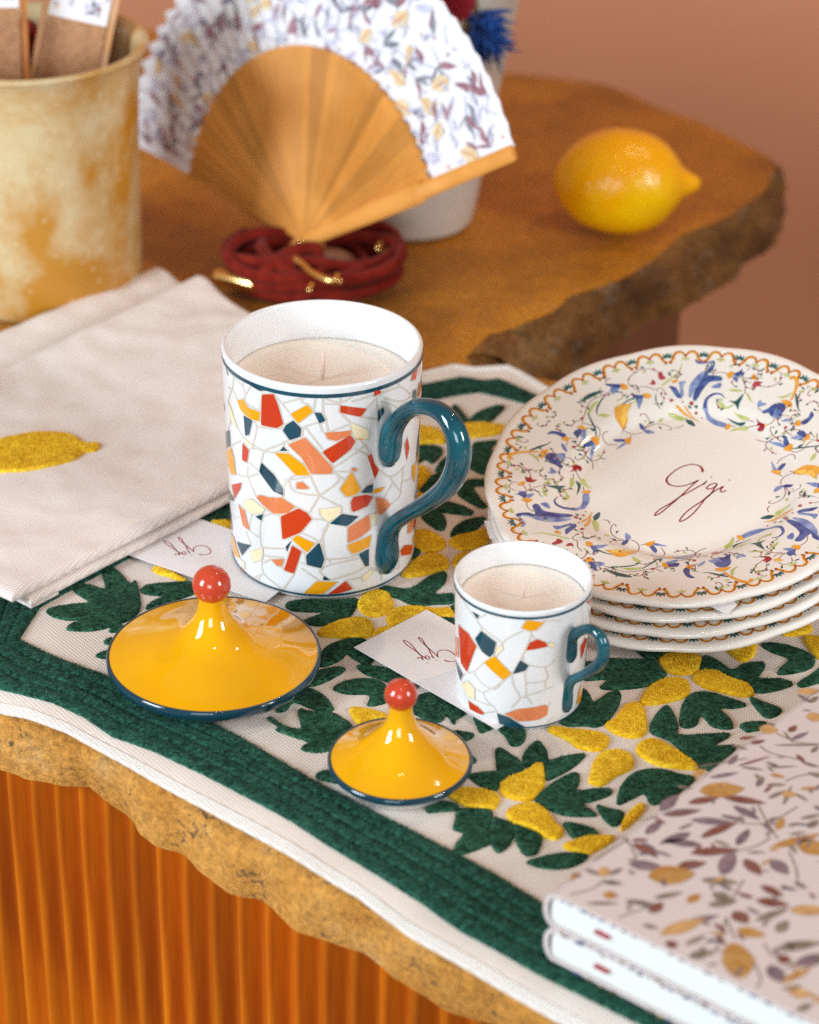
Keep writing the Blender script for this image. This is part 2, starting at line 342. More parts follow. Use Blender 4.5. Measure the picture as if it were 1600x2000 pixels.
for z in (-.012, -.16, -.32, -.60):
    for u, w in prof: Vf.append((ln.x*u+nrm.x*w, ln.y*u+nrm.y*w, z))
k = len(prof)
for j in range(3):
    for i in range(k-1): Ffl.append((j*k+i, j*k+i+1, (j+1)*k+i+1, (j+1)*k+i))
fm.from_pydata(Vf, [], Ffl); fm.materials.append(wood); fm.polygons.foreach_set('use_smooth', [True]*len(fm.polygons))
bm = bmesh.new(); bm.from_mesh(fm); bmesh.ops.recalc_face_normals(bm, faces=bm.faces); bm.to_mesh(fm); bm.free()
for i in range(-8, 24):
    o = link('flute', fm, counter); o.location = org+ln*(i*pitch)
c0 = org-nrm*.004
V = []; 
for z in (-.60, -.012):
    for s_, d_ in ((-.12, 0), (.34, 0), (.34, -.12), (-.12, -.12)): V.append(tuple(c0+ln*s_+nrm*d_+Vector((0, 0, z))))
build('base_core', V, [(0, 1, 2, 3), (7, 6, 5, 4), (0, 4, 5, 1), (1, 5, 6, 2), (2, 6, 7, 3), (3, 7, 4, 0)], wood, counter, smooth=False)
V = []
pp = [(.158, 1.315), (.155, 1.45), (-.05, 1.50), (-.12, 1.25), (.04, 1.195)]
for z in (-.60, -.036):
    for x, y in pp: V.append((x, y, z))
build('pedestal', V, [(0, 1, 2, 3, 4), (9, 8, 7, 6, 5)]+[(i, (i+1) % 5, 5+(i+1) % 5, 5+i) for i in range(5)], mat('shaded_red_brown_wood', (.20, .065, .025), rough=.6, var=(.15, .045, .018), vscale=30), counter, smooth=False)  # reddish wood, its colour darkened for the shadow under the slab
# ================================================================== TABLECLOTH
cloth = thing('embroidered_tablecloth', 'cream linen cloth with thick green border and embroidered leaves and lemons', 'tablecloth')
linen = weave('cream_linen', (.88, .81, .75), (.82, .735, .66), math.radians(-39.5), .0014)
bandg = yarn('green_border_yarn', (.005, .034, .022), (.036, .150, .100), math.radians(-75))
leafg = yarn('green_leaf_yarn', (.004, .026, .014), (.038, .130, .074), math.radians(30))
lemy = yarn('yellow_lemon_yarn', (.70, .37, .006), (.92, .62, .035), math.radians(15))
c_front = [at(x, y, -.0045) for x, y in [(0, 1389), (48, 1402), (131, 1435), (219, 1485), (306, 1533), (394, 1581), (481, 1629), (569, 1677), (656, 1730), (700, 1754), (800, 1825), (950, 1910), (1100, 1995)]]
cl_out = [(-.196, .905), (-.192, .838)]+c_front+[(.12, .578), (.22, .496), (.43, .76), (.13, 1.052)]+[at(x, y) for x, y in [(1070, 755), (1020, 725), (992, 712), (925, 716), (885, 710), (827, 725)]]
def grid_fill(poly, step, zf, P0=False):
    """triangulated sheet inside a polygon, with interior points so that it can undulate"""
    P = [np.array(p) for p in poly] if P0 else resample(list(poly)+[poly[0]], step)[:-1]
    from mathutils.geometry import delaunay_2d_cdt
    xs = [p[0] for p in P]; ys = [p[1] for p in P]; pts = [Vector((p[0], p[1])) for p in P]; m = len(pts)
    A = np.array([[p[0], p[1]] for p in P])
    gx = np.arange(min(xs)+step/2, max(xs), step); gy = np.arange(min(ys)+step/2, max(ys), step)
    X, Y = np.meshgrid(gx, gy); X = X.ravel(); Y = Y.ravel(); ins = np.zeros(len(X), bool); dmin = np.full(len(X), 9.)
    for i in range(m):
        x1, y1 = A[i]; x2, y2 = A[(i+1) % m]
        c = ((y1 > Y) != (y2 > Y)); xi = (x2-x1)*(Y-y1)/((y2-y1) if abs(y2-y1) > 1e-12 else 1e-12)+x1; ins ^= c & (X < xi)
        dmin = np.minimum(dmin, np.hypot(X-x1, Y-y1))
    ok = ins & (dmin > step*.6)
    pts += [Vector((x, y)) for x, y in zip(X[ok], Y[ok])]
    v, e, f, ov, oe, of = delaunay_2d_cdt(pts, [], [list(range(m))], 1, 1e-7)
    return [(p.x, p.y, zf(p.x, p.y)) for p in v], [tuple(q) for q in f], m
def cloth_z(x, y):
    """gentle waves of the cloth, flat under the things that stand on it"""
    d = ((x+.059)*.636+(y-.732)*.772)
    w = .0006*noise.noise(Vector((x*30, y*30, 1)))
    k = min(max((.020-d)/.020, 0), 1.2)
    return -.0003+w*(.5+.5*min(max((.06-d)/.06, 0), 1))-.0042*k*k
V, Fc, m_ = grid_fill(cl_out, .005, cloth_z)
nb = len(V); V2 = V+[(v[0], v[1], v[2]-.0013) for v in V[:m_]]
Fc2 = Fc+[(i, (i+1) % m_, nb+(i+1) % m_, nb+i) for i in range(m_)]
build('linen', V2, Fc2, linen, cloth)
FR = random.Random(77)
def fibre(V, Fc, x, y, z, ang):
    """one short yarn end lying on the embroidery"""
    a = ang+FR.uniform(-.5, .5); l = FR.uniform(.0011, .0021); w = FR.uniform(.00012, .00020); up = FR.uniform(.15, .5)*l; c, s_ = math.cos(a), math.sin(a)
    x += FR.uniform(-.0004, .0004); y += FR.uniform(-.0004, .0004); b = len(V)
    V += [(x-s_*w-c*l*.5, y+c*w-s_*l*.5, z-.0001), (x+s_*w-c*l*.5, y-c*w-s_*l*.5, z-.0001), (x+s_*w*1.2, y-c*w*1.2, z+up*.8), (x-s_*w*1.2, y+c*w*1.2, z+up*.8), (x+c*l*.5, y+s_*l*.5, z+up*.6)]
    Fc += [(b, b+1, b+2, b+3), (b+3, b+2, b+4)]
def patch(name, pts, m, h=.0013, inset=.0011, z0=None, fuzz=.00022, step=.0013, parent=None, seed=0):
    """raised embroidered patch with a soft rounded, slightly fuzzy edge"""
    P = resample(list(pts)+[pts[0]], step)[:-1]; P = [p[:2] for p in P]; k = len(P); A = sum(P[i][0]*P[(i+1) % k][1]-P[(i+1) % k][0]*P[i][1] for i in range(k))
    if A < 0: P = P[::-1]
    zf = z0 if z0 else cloth_z
    def off(d):
        out = []
        for i in range(k):
            t = P[(i+1) % k]-P[i-1]; t = t/(np.linalg.norm(t)+1e-9); out.append(P[i]+np.array([-t[1], t[0]])*d)
        return out
    rings = [(-fuzz, -.0006), (0, .35*h), (inset*.35, .75*h), (inset, h)]; V, Fc = [], []
    for d, hz in rings:
        for i, p in enumerate(off(d)):
            q = noise.noise(Vector((p[0]*900, p[1]*900, seed)))
            V.append((p[0]+fuzz*q, p[1]-fuzz*q*.7, zf(p[0], p[1])+hz+(.00012*q if hz > 0 else 0)))
    for j in range(len(rings)-1):
        for i in range(k): Fc.append((j*k+i, j*k+(i+1) % k, (j+1)*k+(i+1) % k, (j+1)*k+i))
    top = V[3*k:]; del V[3*k:]
    gv, gf, gm = grid_fill([(v[0], v[1]) for v in top], .00085, lambda x, y: 0, P0=True)
    b0 = len(V); Fc2_ = []
    for n_, (x, y, _) in enumerate(gv[:k]): V.append(top[n_])
    for x, y, _ in gv[k:]: V.append((x, y, zf(x, y)+h+.00030*(noise.noise(Vector((x*1500, y*620, seed)))+.7*noise.noise(Vector((x*700+50, y*1900, seed+7)))+.6*noise.noise(Vector((x*260, y*260, seed))))))
    for n_, (x, y, _) in enumerate(gv):
        fibre(V, Fc2_, x, y, zf(x, y)+h-(.0004 if n_ < k else .0001), .9+2.2*noise.noise(Vector((x*55, y*55, seed*3.1))))
    Fc += Fc2_
    Fc += [tuple(b0+i for i in f) for f in gf]
    return build(name, V, Fc, m, parent or cloth)
# green border band (one raised strip running round the cloth)
bo = [(-.186, .905), (-.182, .846)]+[at(x, y) for x, y in [(0, 1340), (40, 1352), (102, 1371), (165, 1400), (219, 1437), (306, 1470), (394, 1511), (481, 1557), (569, 1605), (640, 1650), (700, 1686), (740, 1710), (820, 1760), (900, 1815), (980, 1858), (1065, 1905), (1250, 1999)]]+[(.215, .511), (.412, .755), (.115, 1.045)]+[at(x, y) for x, y in [(1050, 775), (975, 741), (945, 745), (900, 737), (827, 752)]]+[(-.028, 1.088)]
bi = [(-.157, .888)]+[at(x, y) for x, y in [(38, 1249), (115, 1285), (200, 1317), (260, 1345), (340, 1378), (414, 1411), (472, 1441), (545, 1484), (619, 1528), (700, 1570), (799, 1619), (845, 1643), (890, 1667), (965, 1707), (1055, 1762)]]+[(.12, .632), (.205, .56), (.375, .752), (.10, 1.042)]+[at(x, y) for x, y in [(1032, 790), (975, 775), (935, 766), (880, 774), (827, 785)]]+[(-.008, 1.072)]
def band(name, outer, inner, m, h=.0014, pile=True):
    """closed strip between two outlines: rows across carry the rounded section"""
    n = 1500
    def par(P):
        P = [np.array(p) for p in P]+[np.array(P[0])]; L = np.cumsum([0]+[np.linalg.norm(b-a) for a, b in zip(P, P[1:])]); P = np.array(P)
        return P, L
    Po, Lo = par(outer); Pi, Li = par(inner)
    qo = np.linspace(0, Lo[-1], n, endpoint=False); O = np.stack([np.interp(qo, Lo, Po[:, k]) for k in (0, 1)], 1)
    # nearest monotone point on the inner outline
    qi = np.linspace(0, Li[-1], 4000, endpoint=False); I = np.stack([np.interp(qi, Li, Pi[:, k]) for k in (0, 1)], 1)
    idx = np.array([int(np.argmin(np.hypot(*(I-o).T))) for o in O], float); un = np.unwrap(idx, period=4000); kn = np.hanning(61); kn /= kn.sum(); ext = np.concatenate([un[-30:]-4000*round((un[-1]-un[0])/4000+.0001 if abs(un[-1]-un[0]) > 2000 else 0), un, un[:30]+4000*round((un[-1]-un[0])/4000+.0001 if abs(un[-1]-un[0]) > 2000 else 0)]); idx = [int(round(v)) % 4000 for v in np.convolve(ext, kn, 'valid')]
    prof = [(0, -.0006), (.012, .5), (.05, .9), (.14, 1), (.20, .95), (.25, .25), (.30, .95), (.38, 1), (.44, .95), (.49, .25), (.54, .95), (.62, 1), (.68, .95), (.73, .25), (.78, .95), (.86, 1), (.96, .85), (.99, .5), (1, -.0006)]
    tq = np.linspace(.03, .97, 48); prof = [(0, -.0006), (.012, .5)]+[(float(t), float(np.interp(t, [p[0] for p in prof], [p[1] for p in prof]))) for t in tq]+[(.99, .5), (1, -.0006)]
    V, Fc = [], []; w = len(prof)
    for o, i in zip(O, idx):
        for t, hh in prof:
            p = o*(1-t)+I[i]*t; a_, b_ = p[0]*DX+p[1]*DY+.5*t*.02, p[0]*.636+p[1]*.772; q = noise.noise(Vector((a_*1300, b_*480, 3)))+.7*noise.noise(Vector((a_*2100, b_*900, 9)))+.5*noise.noise(Vector((p[0]*230, p[1]*230, 1)))
            V.append((p[0]+.0001*q, p[1]+.0001*q, cloth_z(p[0], p[1])+(hh*h+(.00025*q if pile else 0) if hh > 0 else hh)))
    for i in range(n):
        i2 = (i+1) % n
        for j in range(w-1): Fc.append((i*w+j, i*w+j+1, i2*w+j+1, i2*w+j))
    if pile:
        for i in range(0, n):
            for j in range(1, w-1):
                x, y, z = V[i*w+j]; fibre(V, Fc, x, y, z, -.05 if (j*5//w) % 2 else -1.3)
    return build(name, V, Fc, m, cloth)
band('border_band', bo, bi, bandg)
hem_in = [(-.186, .902), (-.184, .842)]+[at(x, y, -.003) for x, y in [(0, 1371), (55, 1386), (131, 1417), (219, 1465), (306, 1511), (394, 1558), (481, 1604), (569, 1652), (656, 1705), (700, 1730), (800, 1800), (950, 1885), (1100, 1970)]]+[(.125, .588), (.215, .51), (.418, .757), (.128, 1.040)]+[at(x, y) for x, y in [(1062, 763), (1016, 733), (988, 720), (928, 724), (888, 718), (827, 733)]]
hemo = band('hem', cl_out, hem_in, weave('lit_hem_linen', (.90, .87, .83), (.86, .81, .76), math.radians(-39.5), .0014), h=.0005, pile=False)  # same linen tinted whiter; window light on the hem is in its colour
ZA, ZB, ZCc, ZD, ZE = (560, 1140, .25), (840, 1400, .25), (1140, 1220, .2875), (760, 740, .21), (40, 1060, .25)
LEAVES = [
 (ZA, [(0,150),(130,125),(330,130),(480,120),(545,115),(555,160),(500,250),(430,300),(300,330),(180,325),(120,300),(280,235),(240,225),(60,215),(0,190)]),
 (ZA, [(480,430),(590,430),(660,470),(700,540),(640,640),(580,620),(500,570),(470,550),(430,590),(350,630),(270,650),(240,600),(280,520),(350,470)]),
 (ZA, [(130,740),(200,700),(330,660),(440,655),(460,675),(400,720),(280,780),(170,805),(120,800)]),
 (ZA, [(545,645),(640,640),(780,660),(860,690),(940,760),(880,800),(730,745),(620,710)]),
 (ZA, [(365,825),(430,775),(560,745),(700,750),(780,800),(800,900),(750,940),(630,955),(645,870),(480,865)]),
 (ZA, [(-60,900),(60,830),(160,815),(260,850),(330,910),(370,975),(340,995),(220,985),(60,925),(0,985),(-80,1000)]),
 (ZA, [(990,900),(1080,860),(1180,860),(1260,910),(1400,1000),(1330,1060),(1310,1100),(1250,1030),(1200,1080),(1080,1060),(1000,1020),(940,990)]),
 (ZA, [(950,780),(1020,800),(1000,830),(940,830)]),
 (ZA, [(1180,290),(1230,270),(1330,280),(1330,340)]), (ZA, [(1280,180),(1330,165),(1340,240),(1300,215)]),
 (ZA, [(1280,1150),(1440,1170),(1465,1190),(1400,1230),(1300,1230)]), (ZA, [(1420,1330),(1490,1385),(1420,1410)]),
 (ZA, [(225,1490),(300,1460),(420,1470),(420,1560),(380,1560),(250,1530)]),
 ((180, 1080, .4875), [(700,660),(765,690),(835,705),(825,628),(880,635),(960,640),(1000,660),(1045,695),(1020,760),(960,790),(900,800),(840,790),(845,772),(870,760),(800,735),(735,710),(745,695)]),
 ((180, 1080, .4875), [(1200,610),(1220,590),(1270,650),(1240,680)]),
 (None, [(757,1145),(800,1150),(835,1128),(871,1118),(868,1140),(848,1161),(887,1161),(887,1178),(850,1181),(810,1183),(780,1170),(760,1163),(740,1150)]),
 (ZB, [(510,260),(560,248),(640,300),(690,330),(735,380),(740,430),(640,475),(540,440),(520,400),(515,340)]),
 (ZB, [(735,370),(720,320),(760,250),(840,190),(900,240),(925,310),(920,370),(830,380),(760,400)]),
 (ZB, [(900,365),(1050,310),(1200,290),(1205,320),(1100,410),(960,485),(905,495),(885,420)]),
 (ZB, [(300,465),(370,440),(540,430),(640,470),(545,530),(520,575),(400,545)]),
 (ZB, [(820,650),(900,560),(1000,490),(1110,440),(1165,450),(1170,510),(1150,575),(1300,560),(1415,565),(1405,610),(1280,660),(1200,680),(1310,765),(1230,778),(1050,770),(920,720)]),
 (ZB, [(215,720),(350,715),(480,730),(490,790),(460,880),(470,990),(400,1030),(290,1070),(190,1085),(195,1000),(260,910),(180,880),(195,800)]),
 (ZB, [(490,790),(560,800),(640,835),(660,900),(650,950),(620,1010),(550,1065),(510,1050),(465,970),(465,880)]),
 (ZB, [(650,845),(740,870),(850,920),(880,970),(830,1080),(740,1085),(680,1000),(655,930)]),
 (ZB, [(-30,690),(100,655),(230,690),(200,730),(60,740),(-20,745)]),
 (ZB, [(1040,830),(1130,830),(1270,870),(1320,920),(1250,930),(1120,950),(1070,890)]),
 (ZB, [(750,1140),(860,1100),(1000,1070),(1120,1065),(1240,1090),(1130,1170),(980,1195),(850,1180)]),
 (ZB, [(1300,690),(1400,715),(1515,745),(1490,830),(1430,855),(1360,800)]),
 (ZB, [(340,-10),(460,40),(490,90),(400,125),(370,80)]), (ZB, [(520,70),(640,90),(745,110),(740,190),(690,230),(630,225),(600,170)]),
 (ZB, [(200,110),(330,130),(345,150),(280,190),(230,180)]), (ZB, [(320,310),(365,345),(320,365)]),
 (ZCc, [(0,265),(100,250),(180,230),(320,238),(480,240),(540,310),(565,345),(480,400),(380,430),(200,445),(110,430),(160,375),(60,380),(0,370)]),
 (ZCc, [(340,150),(450,165),(590,190),(560,215),(480,240),(400,215)]),
 (ZCc, [(800,240),(830,210),(920,250),(1010,310),(1080,270),(1220,258),(1228,300),(1190,365),(1330,370),(1425,400),(1380,430),(1260,460),(1160,460),(1110,400),(990,350),(940,320),(800,310)]),
 (ZCc, [(1205,140),(1260,125),(1380,140),(1520,190),(1575,240),(1540,300),(1420,335),(1320,340),(1330,300),(1390,235),(1280,190)]),
 (ZCc, [(1450,400),(1530,350),(1650,270),(1700,350),(1500,425)]),
 (ZCc, [(650,640),(670,540),(720,480),(790,458),(880,465),(960,490),(1110,545),(1020,570),(930,570),(1000,640),(1018,700),(960,712),(870,690),(800,620),(770,680),(710,705),(660,690)]),
 (ZCc, [(1130,495),(1230,530),(1340,570),(1330,610),(1250,635),(1180,580)]),
 (ZCc, [(1060,680),(1130,662),(1230,660),(1250,700),(1120,730),(1080,710)]),
 (ZCc, [(75,530),(160,470),(240,455),(255,500),(220,590),(120,690),(0,690),(-120,690),(-180,640),(-100,600),(-80,500),(-40,440),(10,440),(50,490)]),
 (ZCc, [(450,700),(470,640),(540,560),(590,565),(645,680),(650,750),(820,745),(985,740),(980,770),(890,825),(1040,830),(900,980),(810,980),(720,920),(600,800),(470,745)]),
 (ZCc, [(230,1220),(245,1110),(320,1020),(420,985),(540,985),(650,1015),(760,1045),(650,1150),(490,1225),(440,1200),(410,1150),(320,1190)]),
 (ZD, [(560,290),(620,240),(690,320),(740,375),(740,430),(640,420),(580,360)]), (ZD, [(735,385),(840,300),(1000,250),(1080,260),(1000,350),(930,405),(840,410),(740,435)]),
 (ZD, [(200,640),(300,620),(440,625),(500,660),(480,720),(400,790),(340,750),(260,790),(200,750)]),
 (ZD, [(780,600),(900,580),(1020,580),(960,640),(970,680),(950,720),(930,790),(940,860),(880,890),(760,840),(700,780),(760,700)]),
 (ZD, [(430,860),(480,760),(540,730),(600,800),(540,870)]),
 (ZD, [(280,1040),(380,910),(520,880),(540,950),(440,1020),(330,1070)]),
 (ZD, [(740,940),(900,935),(960,960),(900,1000),(790,1010),(870,1130),(915,1190),(860,1205),(740,1150),(640,1080),(640,1000),(700,960)]),
 (ZD, [(440,1180),(520,1150),(600,1160),(720,1200),(790,1245),(740,1270),(600,1260),(490,1240)]),
 (ZD, [(300,1270),(430,1210),(510,1270),(535,1350),(510,1410),(440,1400),(350,1340)]),
 (ZD, [(570,1440),(620,1370),(740,1310),(880,1290),(895,1320),(800,1410),(680,1455),(580,1470)]),
 (ZD, [(200,1600),(280,1580),(290,1620),(220,1680)]),
 (ZE, [(640,220),(700,185),(770,225),(860,320),(900,298),(920,350),(940,450),(930,530),(860,600),(700,660),(560,690),(400,685),(355,670),(400,630),(510,600),(380,605),(260,580),(200,535),(260,505),(420,480),(540,465),(440,400),(400,340),(450,325),(560,335),(660,360)]),
 (ZE, [(935,370),(1000,330),(1180,315),(1330,310),(1380,350),(1380,390),(1280,430),(1100,490),(980,520),(1010,470),(1110,420),(990,405)]),
 (ZE, [(690,680),(780,640),(820,680),(720,705)]), (ZE, [(650,770),(720,745),(720,795),(670,795)]), (ZE, [(585,885),(650,850),(720,850),(720,910),(650,905)]),
 (None, [(380,1025),(399,1012),(444,988),(470,990),(450,1024),(420,1020)]),
]
LEMONS = [
 (ZA, [(552,160),(590,100),(690,55),(790,75),(835,150),(810,215),(740,250),(650,258),(580,220)]),
 (ZA, [(240,380),(300,340),(420,290),(560,265),(650,290),(685,350),(650,410),(500,430),(380,420),(270,415)]),
 (ZA, [(780,250),(830,205),(940,180),(1050,185),(1180,200),(1270,195),(1305,230),(1290,262),(1200,270),(1080,250),(960,290),(850,330),(790,310)]),
 (ZA, [(665,400),(720,350),(830,330),(850,360),(690,430)]),
 (ZA, [(490,990),(540,970),(640,985),(780,1030),(700,1080),(560,1100)]),
 (ZB, [(915,110),(960,82),(1090,95),(1300,120),(1390,155),(1400,200),(1350,260),(1270,270),(1150,245),(1080,190),(970,140)]),
 (ZB, [(1240,510),(1250,440),(1290,330),(1370,270),(1480,262),(1570,300),(1595,360),(1560,420),(1450,470),(1350,540),(1280,535)]),
 (ZB, [(545,530),(620,475),(740,430),(820,375),(885,380),(900,490),(880,570),(820,640),(740,660),(620,635),(555,600)]),
 (ZB, [(140,610),(190,570),(300,555),(460,580),(545,620),(535,680),(490,725),(330,715),(240,680)]),
 (ZB, [(595,770),(620,720),(720,680),(830,680),(920,740),(985,830),(1040,880),(1035,930),(980,965),(880,940),(820,890),(660,840)]),
 (ZB, [(1045,1000),(1140,965),(1250,935),(1440,935),(1400,990),(1260,1070),(1190,1070),(1060,1035)]),
 (ZB, [(1490,860),(1530,770),(1600,700),(1650,680),(1680,720),(1600,810),(1500,890)]),
 (ZCc, [(510,250),(560,205),(680,190),(790,215),(800,260),(760,330),(690,340),(580,330)]),
 (ZCc, [(380,520),(410,460),(480,400),(580,365),(690,375),(725,430),(700,490),(600,525),(470,550),(395,545)]),
 (ZCc, [(740,370),(780,320),(900,315),(1000,365),(1110,400),(1155,450),(1150,485),(1060,490),(930,460),(820,430)]),
 (ZCc, [(975,170),(1080,120),(1170,110),(1165,200),(1110,250),(1060,250),(1000,200)]),
 (ZCc, [(1350,70),(1450,0),(1540,0),(1545,50),(1450,75)]), (ZCc, [(1490,90),(1600,85),(1700,150),(1620,240),(1560,200)]),
 (ZCc, [(145,685),(210,640),(270,560),(330,535),(400,550),(425,620),(430,720),(390,765),(310,770),(210,740)]),
 (ZCc, [(355,840),(400,790),(490,780),(580,820),(690,890),(770,950),(780,985),(720,985),(600,975),(480,950),(380,890)]),
 (ZD, [(240,460),(340,445),(440,470),(520,540),(520,600),(400,600),(250,600)]), (ZD, [(640,440),(850,410),(1110,445),(1080,490),(1000,520),(850,540),(700,540)]),
 (ZD, [(220,830),(330,820),(390,890),(370,950),(300,1020),(220,1030)]), (ZD, [(240,1070),(330,1080),(260,1130)]),
 (ZD, [(200,1440),(330,1410),(440,1450),(530,1520),(510,1580),(400,1620),(280,1600),(200,1560)]),
 (ZD, [(550,1520),(620,1470),(800,1430),(900,1390),(945,1440),(930,1510),(850,1560),(700,1600),(600,1570)]),
 (ZD, [(130,1800),(220,1700),(350,1640),(480,1640),(555,1700),(540,1770),(420,1810),(260,1840),(130,1840)]),
 (ZD, [(590,1690),(640,1640),(760,1620),(680,1750),(600,1750)]),
 (ZE, [(1030,210),(1080,195),(1200,240),(1290,300),(1270,310),(1160,270),(1070,245)]), (None, [(410,1022),(430,1018),(450,1020),(450,1042)]),
]
def motif(zp, pts): return [at(*q) for q in (zc(pts, *zp) if zp else pts)]
for i, (zp, pts) in enumerate(LEAVES):
    q = motif(zp, pts); patch('leaf', [tuple(v) for v in catmull(q, 4, True)], leafg, seed=i)
for i, (zp, pts) in enumerate(LEMONS):
    q = motif(zp, pts); patch('lemon', [tuple(v) for v in catmull(q, 5, True)], lemy, h=.0016, seed=50+i)
# ================================================================== MUG CANDLES
porc = mat('white_porcelain', (.76, .77, .775), rough=.10, spec=.5, coat=.3)
gl = dict(rough=.12, spec=.5, coat=.3)
PR = dict(R=mat('red_glaze', hexc('C63C1E'), **gl), O=mat('salmon_glaze', hexc('DC8052'), **gl), Y=mat('amber_glaze', hexc('E9A012'), **gl), T=mat('teal_glaze', hexc('1F5060'), var=hexc('173F52'), vscale=60, **gl),
          C=mat('cream_glaze', hexc('EFE2BC'), **gl), L=mat('grout_beige', hexc('CFC7BC'), **gl))
teal_g = mat('teal_handle_glaze', hexc('0E4854'), var=[hexc('0C404C'), hexc('145864')], vscale=55, vdetail=5, rough=.09, spec=.5, coat=.4, stretch=(1, 1, .5), bump=.05, bscale=90)
waxm = mat('candle_wax', (.90, .80, .70), rough=.45, spec=.3, sss=.18, sss_r=(.006, .004, .003), var=(.88, .765, .66), vscale=60)
wickm = mat('cotton_wick', (.72, .55, .47), rough=.9)
def surf_hit(px, py, C, rfun):
    """where the sight line of a photo point meets a surface of revolution about a vertical axis"""
    d = ray(px, py); d = d/np.linalg.norm(d); o = EYE-np.array([C[0], C[1], 0])
    tc = -(o[0]*d[0]+o[1]*d[1])/(d[0]**2+d[1]**2); g = lambda t: math.hypot(o[0]+d[0]*t, o[1]+d[1]*t)-rfun(o[2]+d[2]*t)
    ts = np.linspace(tc-.09, tc, 60); prev = ts[0]; best = min(ts, key=lambda t: g(t))
    for t in ts[1:]:
        if g(t) <= 0:
            lo, hi = prev, t
            for _ in range(30):
                m = (lo+hi)/2
                if g(m) > 0: lo = m
                else: hi = m
            best = hi; break
        prev = t
    p = o+d*best; return math.atan2(p[0], -p[1]), p[2]        # angle from the camera side, height
def mug(label, C, R, Rb, H, wax_z, wick_z, zoom, pieces, lines, handle, haz, group, hscale, lw, back):
    t = thing('mug_candle', label, 'candle mug', (C[0], C[1], 0), group)
    wall = R*.068; foot = .006*R/.0427
    rf = lambda z: Rb+(R-Rb)*min(max(z/H, 0), 1)*1.0 + 0
    def rout(z):
        e = R-(R-Rb)*.72*(1-z/H)
        if z < foot: e -= (1-math.sqrt(max(1-((foot-z)/foot)**2, 0)))*.0022*R/.0427
        return e
    lip = wall*.40
    prof_o = [(0, .0006), (rout(0)*.9, .0006), (rout(0)*.93, 0)]+[(rout(z), z) for z in np.linspace(0.0002, foot, 6)]+[(rout(z), z) for z in np.linspace(foot*1.4, H-lip*1.7, 14)]
    prof_i = [(R-lip+lip*math.cos(a), H-lip+lip*math.sin(a)) for a in np.linspace(0, math.pi, 10)]+[(R-wall, H-.004), (R-wall*1.15, wax_z-.002), (R-wall*1.2, wax_z-.012), (0, wax_z-.012)]
    lathe('cup', prof_o+prof_i, porc, t)
    ri = R-wall*1.1
    w = lathe('wax', [(0, wax_z-.010), (ri-.0004, wax_z-.010), (ri-.0002, wax_z+.0009), (ri-.0012, wax_z+.0004), (ri-.005, wax_z), (ri*.4, wax_z-.0002), (.003, wax_z), (0, wax_z+.0004)], waxm, t)
    tube('wick', [(0, 0, wax_z-.002, .0009*hscale), (.0003, 0, (wax_z*2+wick_z)/3, .0009*hscale), (.0006, -.0003, wick_z, .0008*hscale)], wickm, w, n=8)
    for nm, z0, z1 in (('rim_band', H-.0050*R/.0427, H-.0032*R/.0427), ('foot_band', .0022*R/.0427, .0034*R/.0427)):
        lathe(nm, [(rout(z)+.00022, z) for z in np.linspace(z0, z1, 4)], PR['T'], t)
    fn = lambda u, v, h: ((rout(v)+h)*math.sin(u/R), -(rout(v)+h)*math.cos(u/R), v)
    pr = Print(fn, .0022, .00008)
    zlo, zhi = .0036*R/.0427, H-.0048*R/.0427
    def sm(pts):
        out = []
        for q in zc(pts, *zoom):
            a, z = surf_hit(q[0], q[1], C, rout); out.append((a*R, min(max(z, zlo), zhi))+((q[2],) if len(q) > 2 else ()))
        return out
    def put(shift):
        for l in lines:
            q = [(x+shift, z) for x, z in sm(l)]; q = catmull(q, 4) if len(q) > 2 else q
            pr.layer = 0; pr.stroke([(p[0], p[1], lw) for p in q], PR['L'])
        for k, pts in pieces:
            q = sm(pts); c = np.mean(np.array(q), 0)
            if max(p[0] for p in q)-min(p[0] for p in q) < .0005: continue
            g = [tuple(c+(np.array(p)-c)*(1+lw*.8/max(np.linalg.norm(np.array(p)-c), 1e-4))) for p in q]
            # round the corners a little
            def rc(P):
                o = []
                for i in range(len(P)):
                    a, b, d = np.array(P[i-1]), np.array(P[i]), np.array(P[(i+1) % len(P)]); o += [b+(a-b)*.12, b+(a-b)*.02+(d-b)*.02, b+(d-b)*.12]
                return o
            pr.layer = 8; pr.poly([(p[0]+shift, min(max(p[1], zlo), zhi)) for p in rc(g)], PR['L'])
            pr.layer = 16; pr.poly([(p[0]+shift, p[1]) for p in rc(q)], PR[k])
    put(0); put(back)
    pr.done('mosaic_print', t)
    e = np.array([math.sin(haz), -math.cos(haz), 0]); o = EYE-np.array([C[0], C[1], 0]); nn = np.array([e[1], -e[0], 0]); path = []
    for px, py, r in handle:
        d = ray(px, py); tt = -(o@nn)/(d@nn); p = o+tt*d; rho = p@e; rad = r/4800*np.linalg.norm(p-o)*.93
        rho = max(rho, rout(p[2])+rad*.15); path.append((*(e*rho), p[2], rad)); path[-1] = (e[0]*rho, e[1]*rho, p[2], rad)
    tube('handle', catmull(path, 6), teal_g, t, n=24)
    return t
ZM = (400, 560, .35)
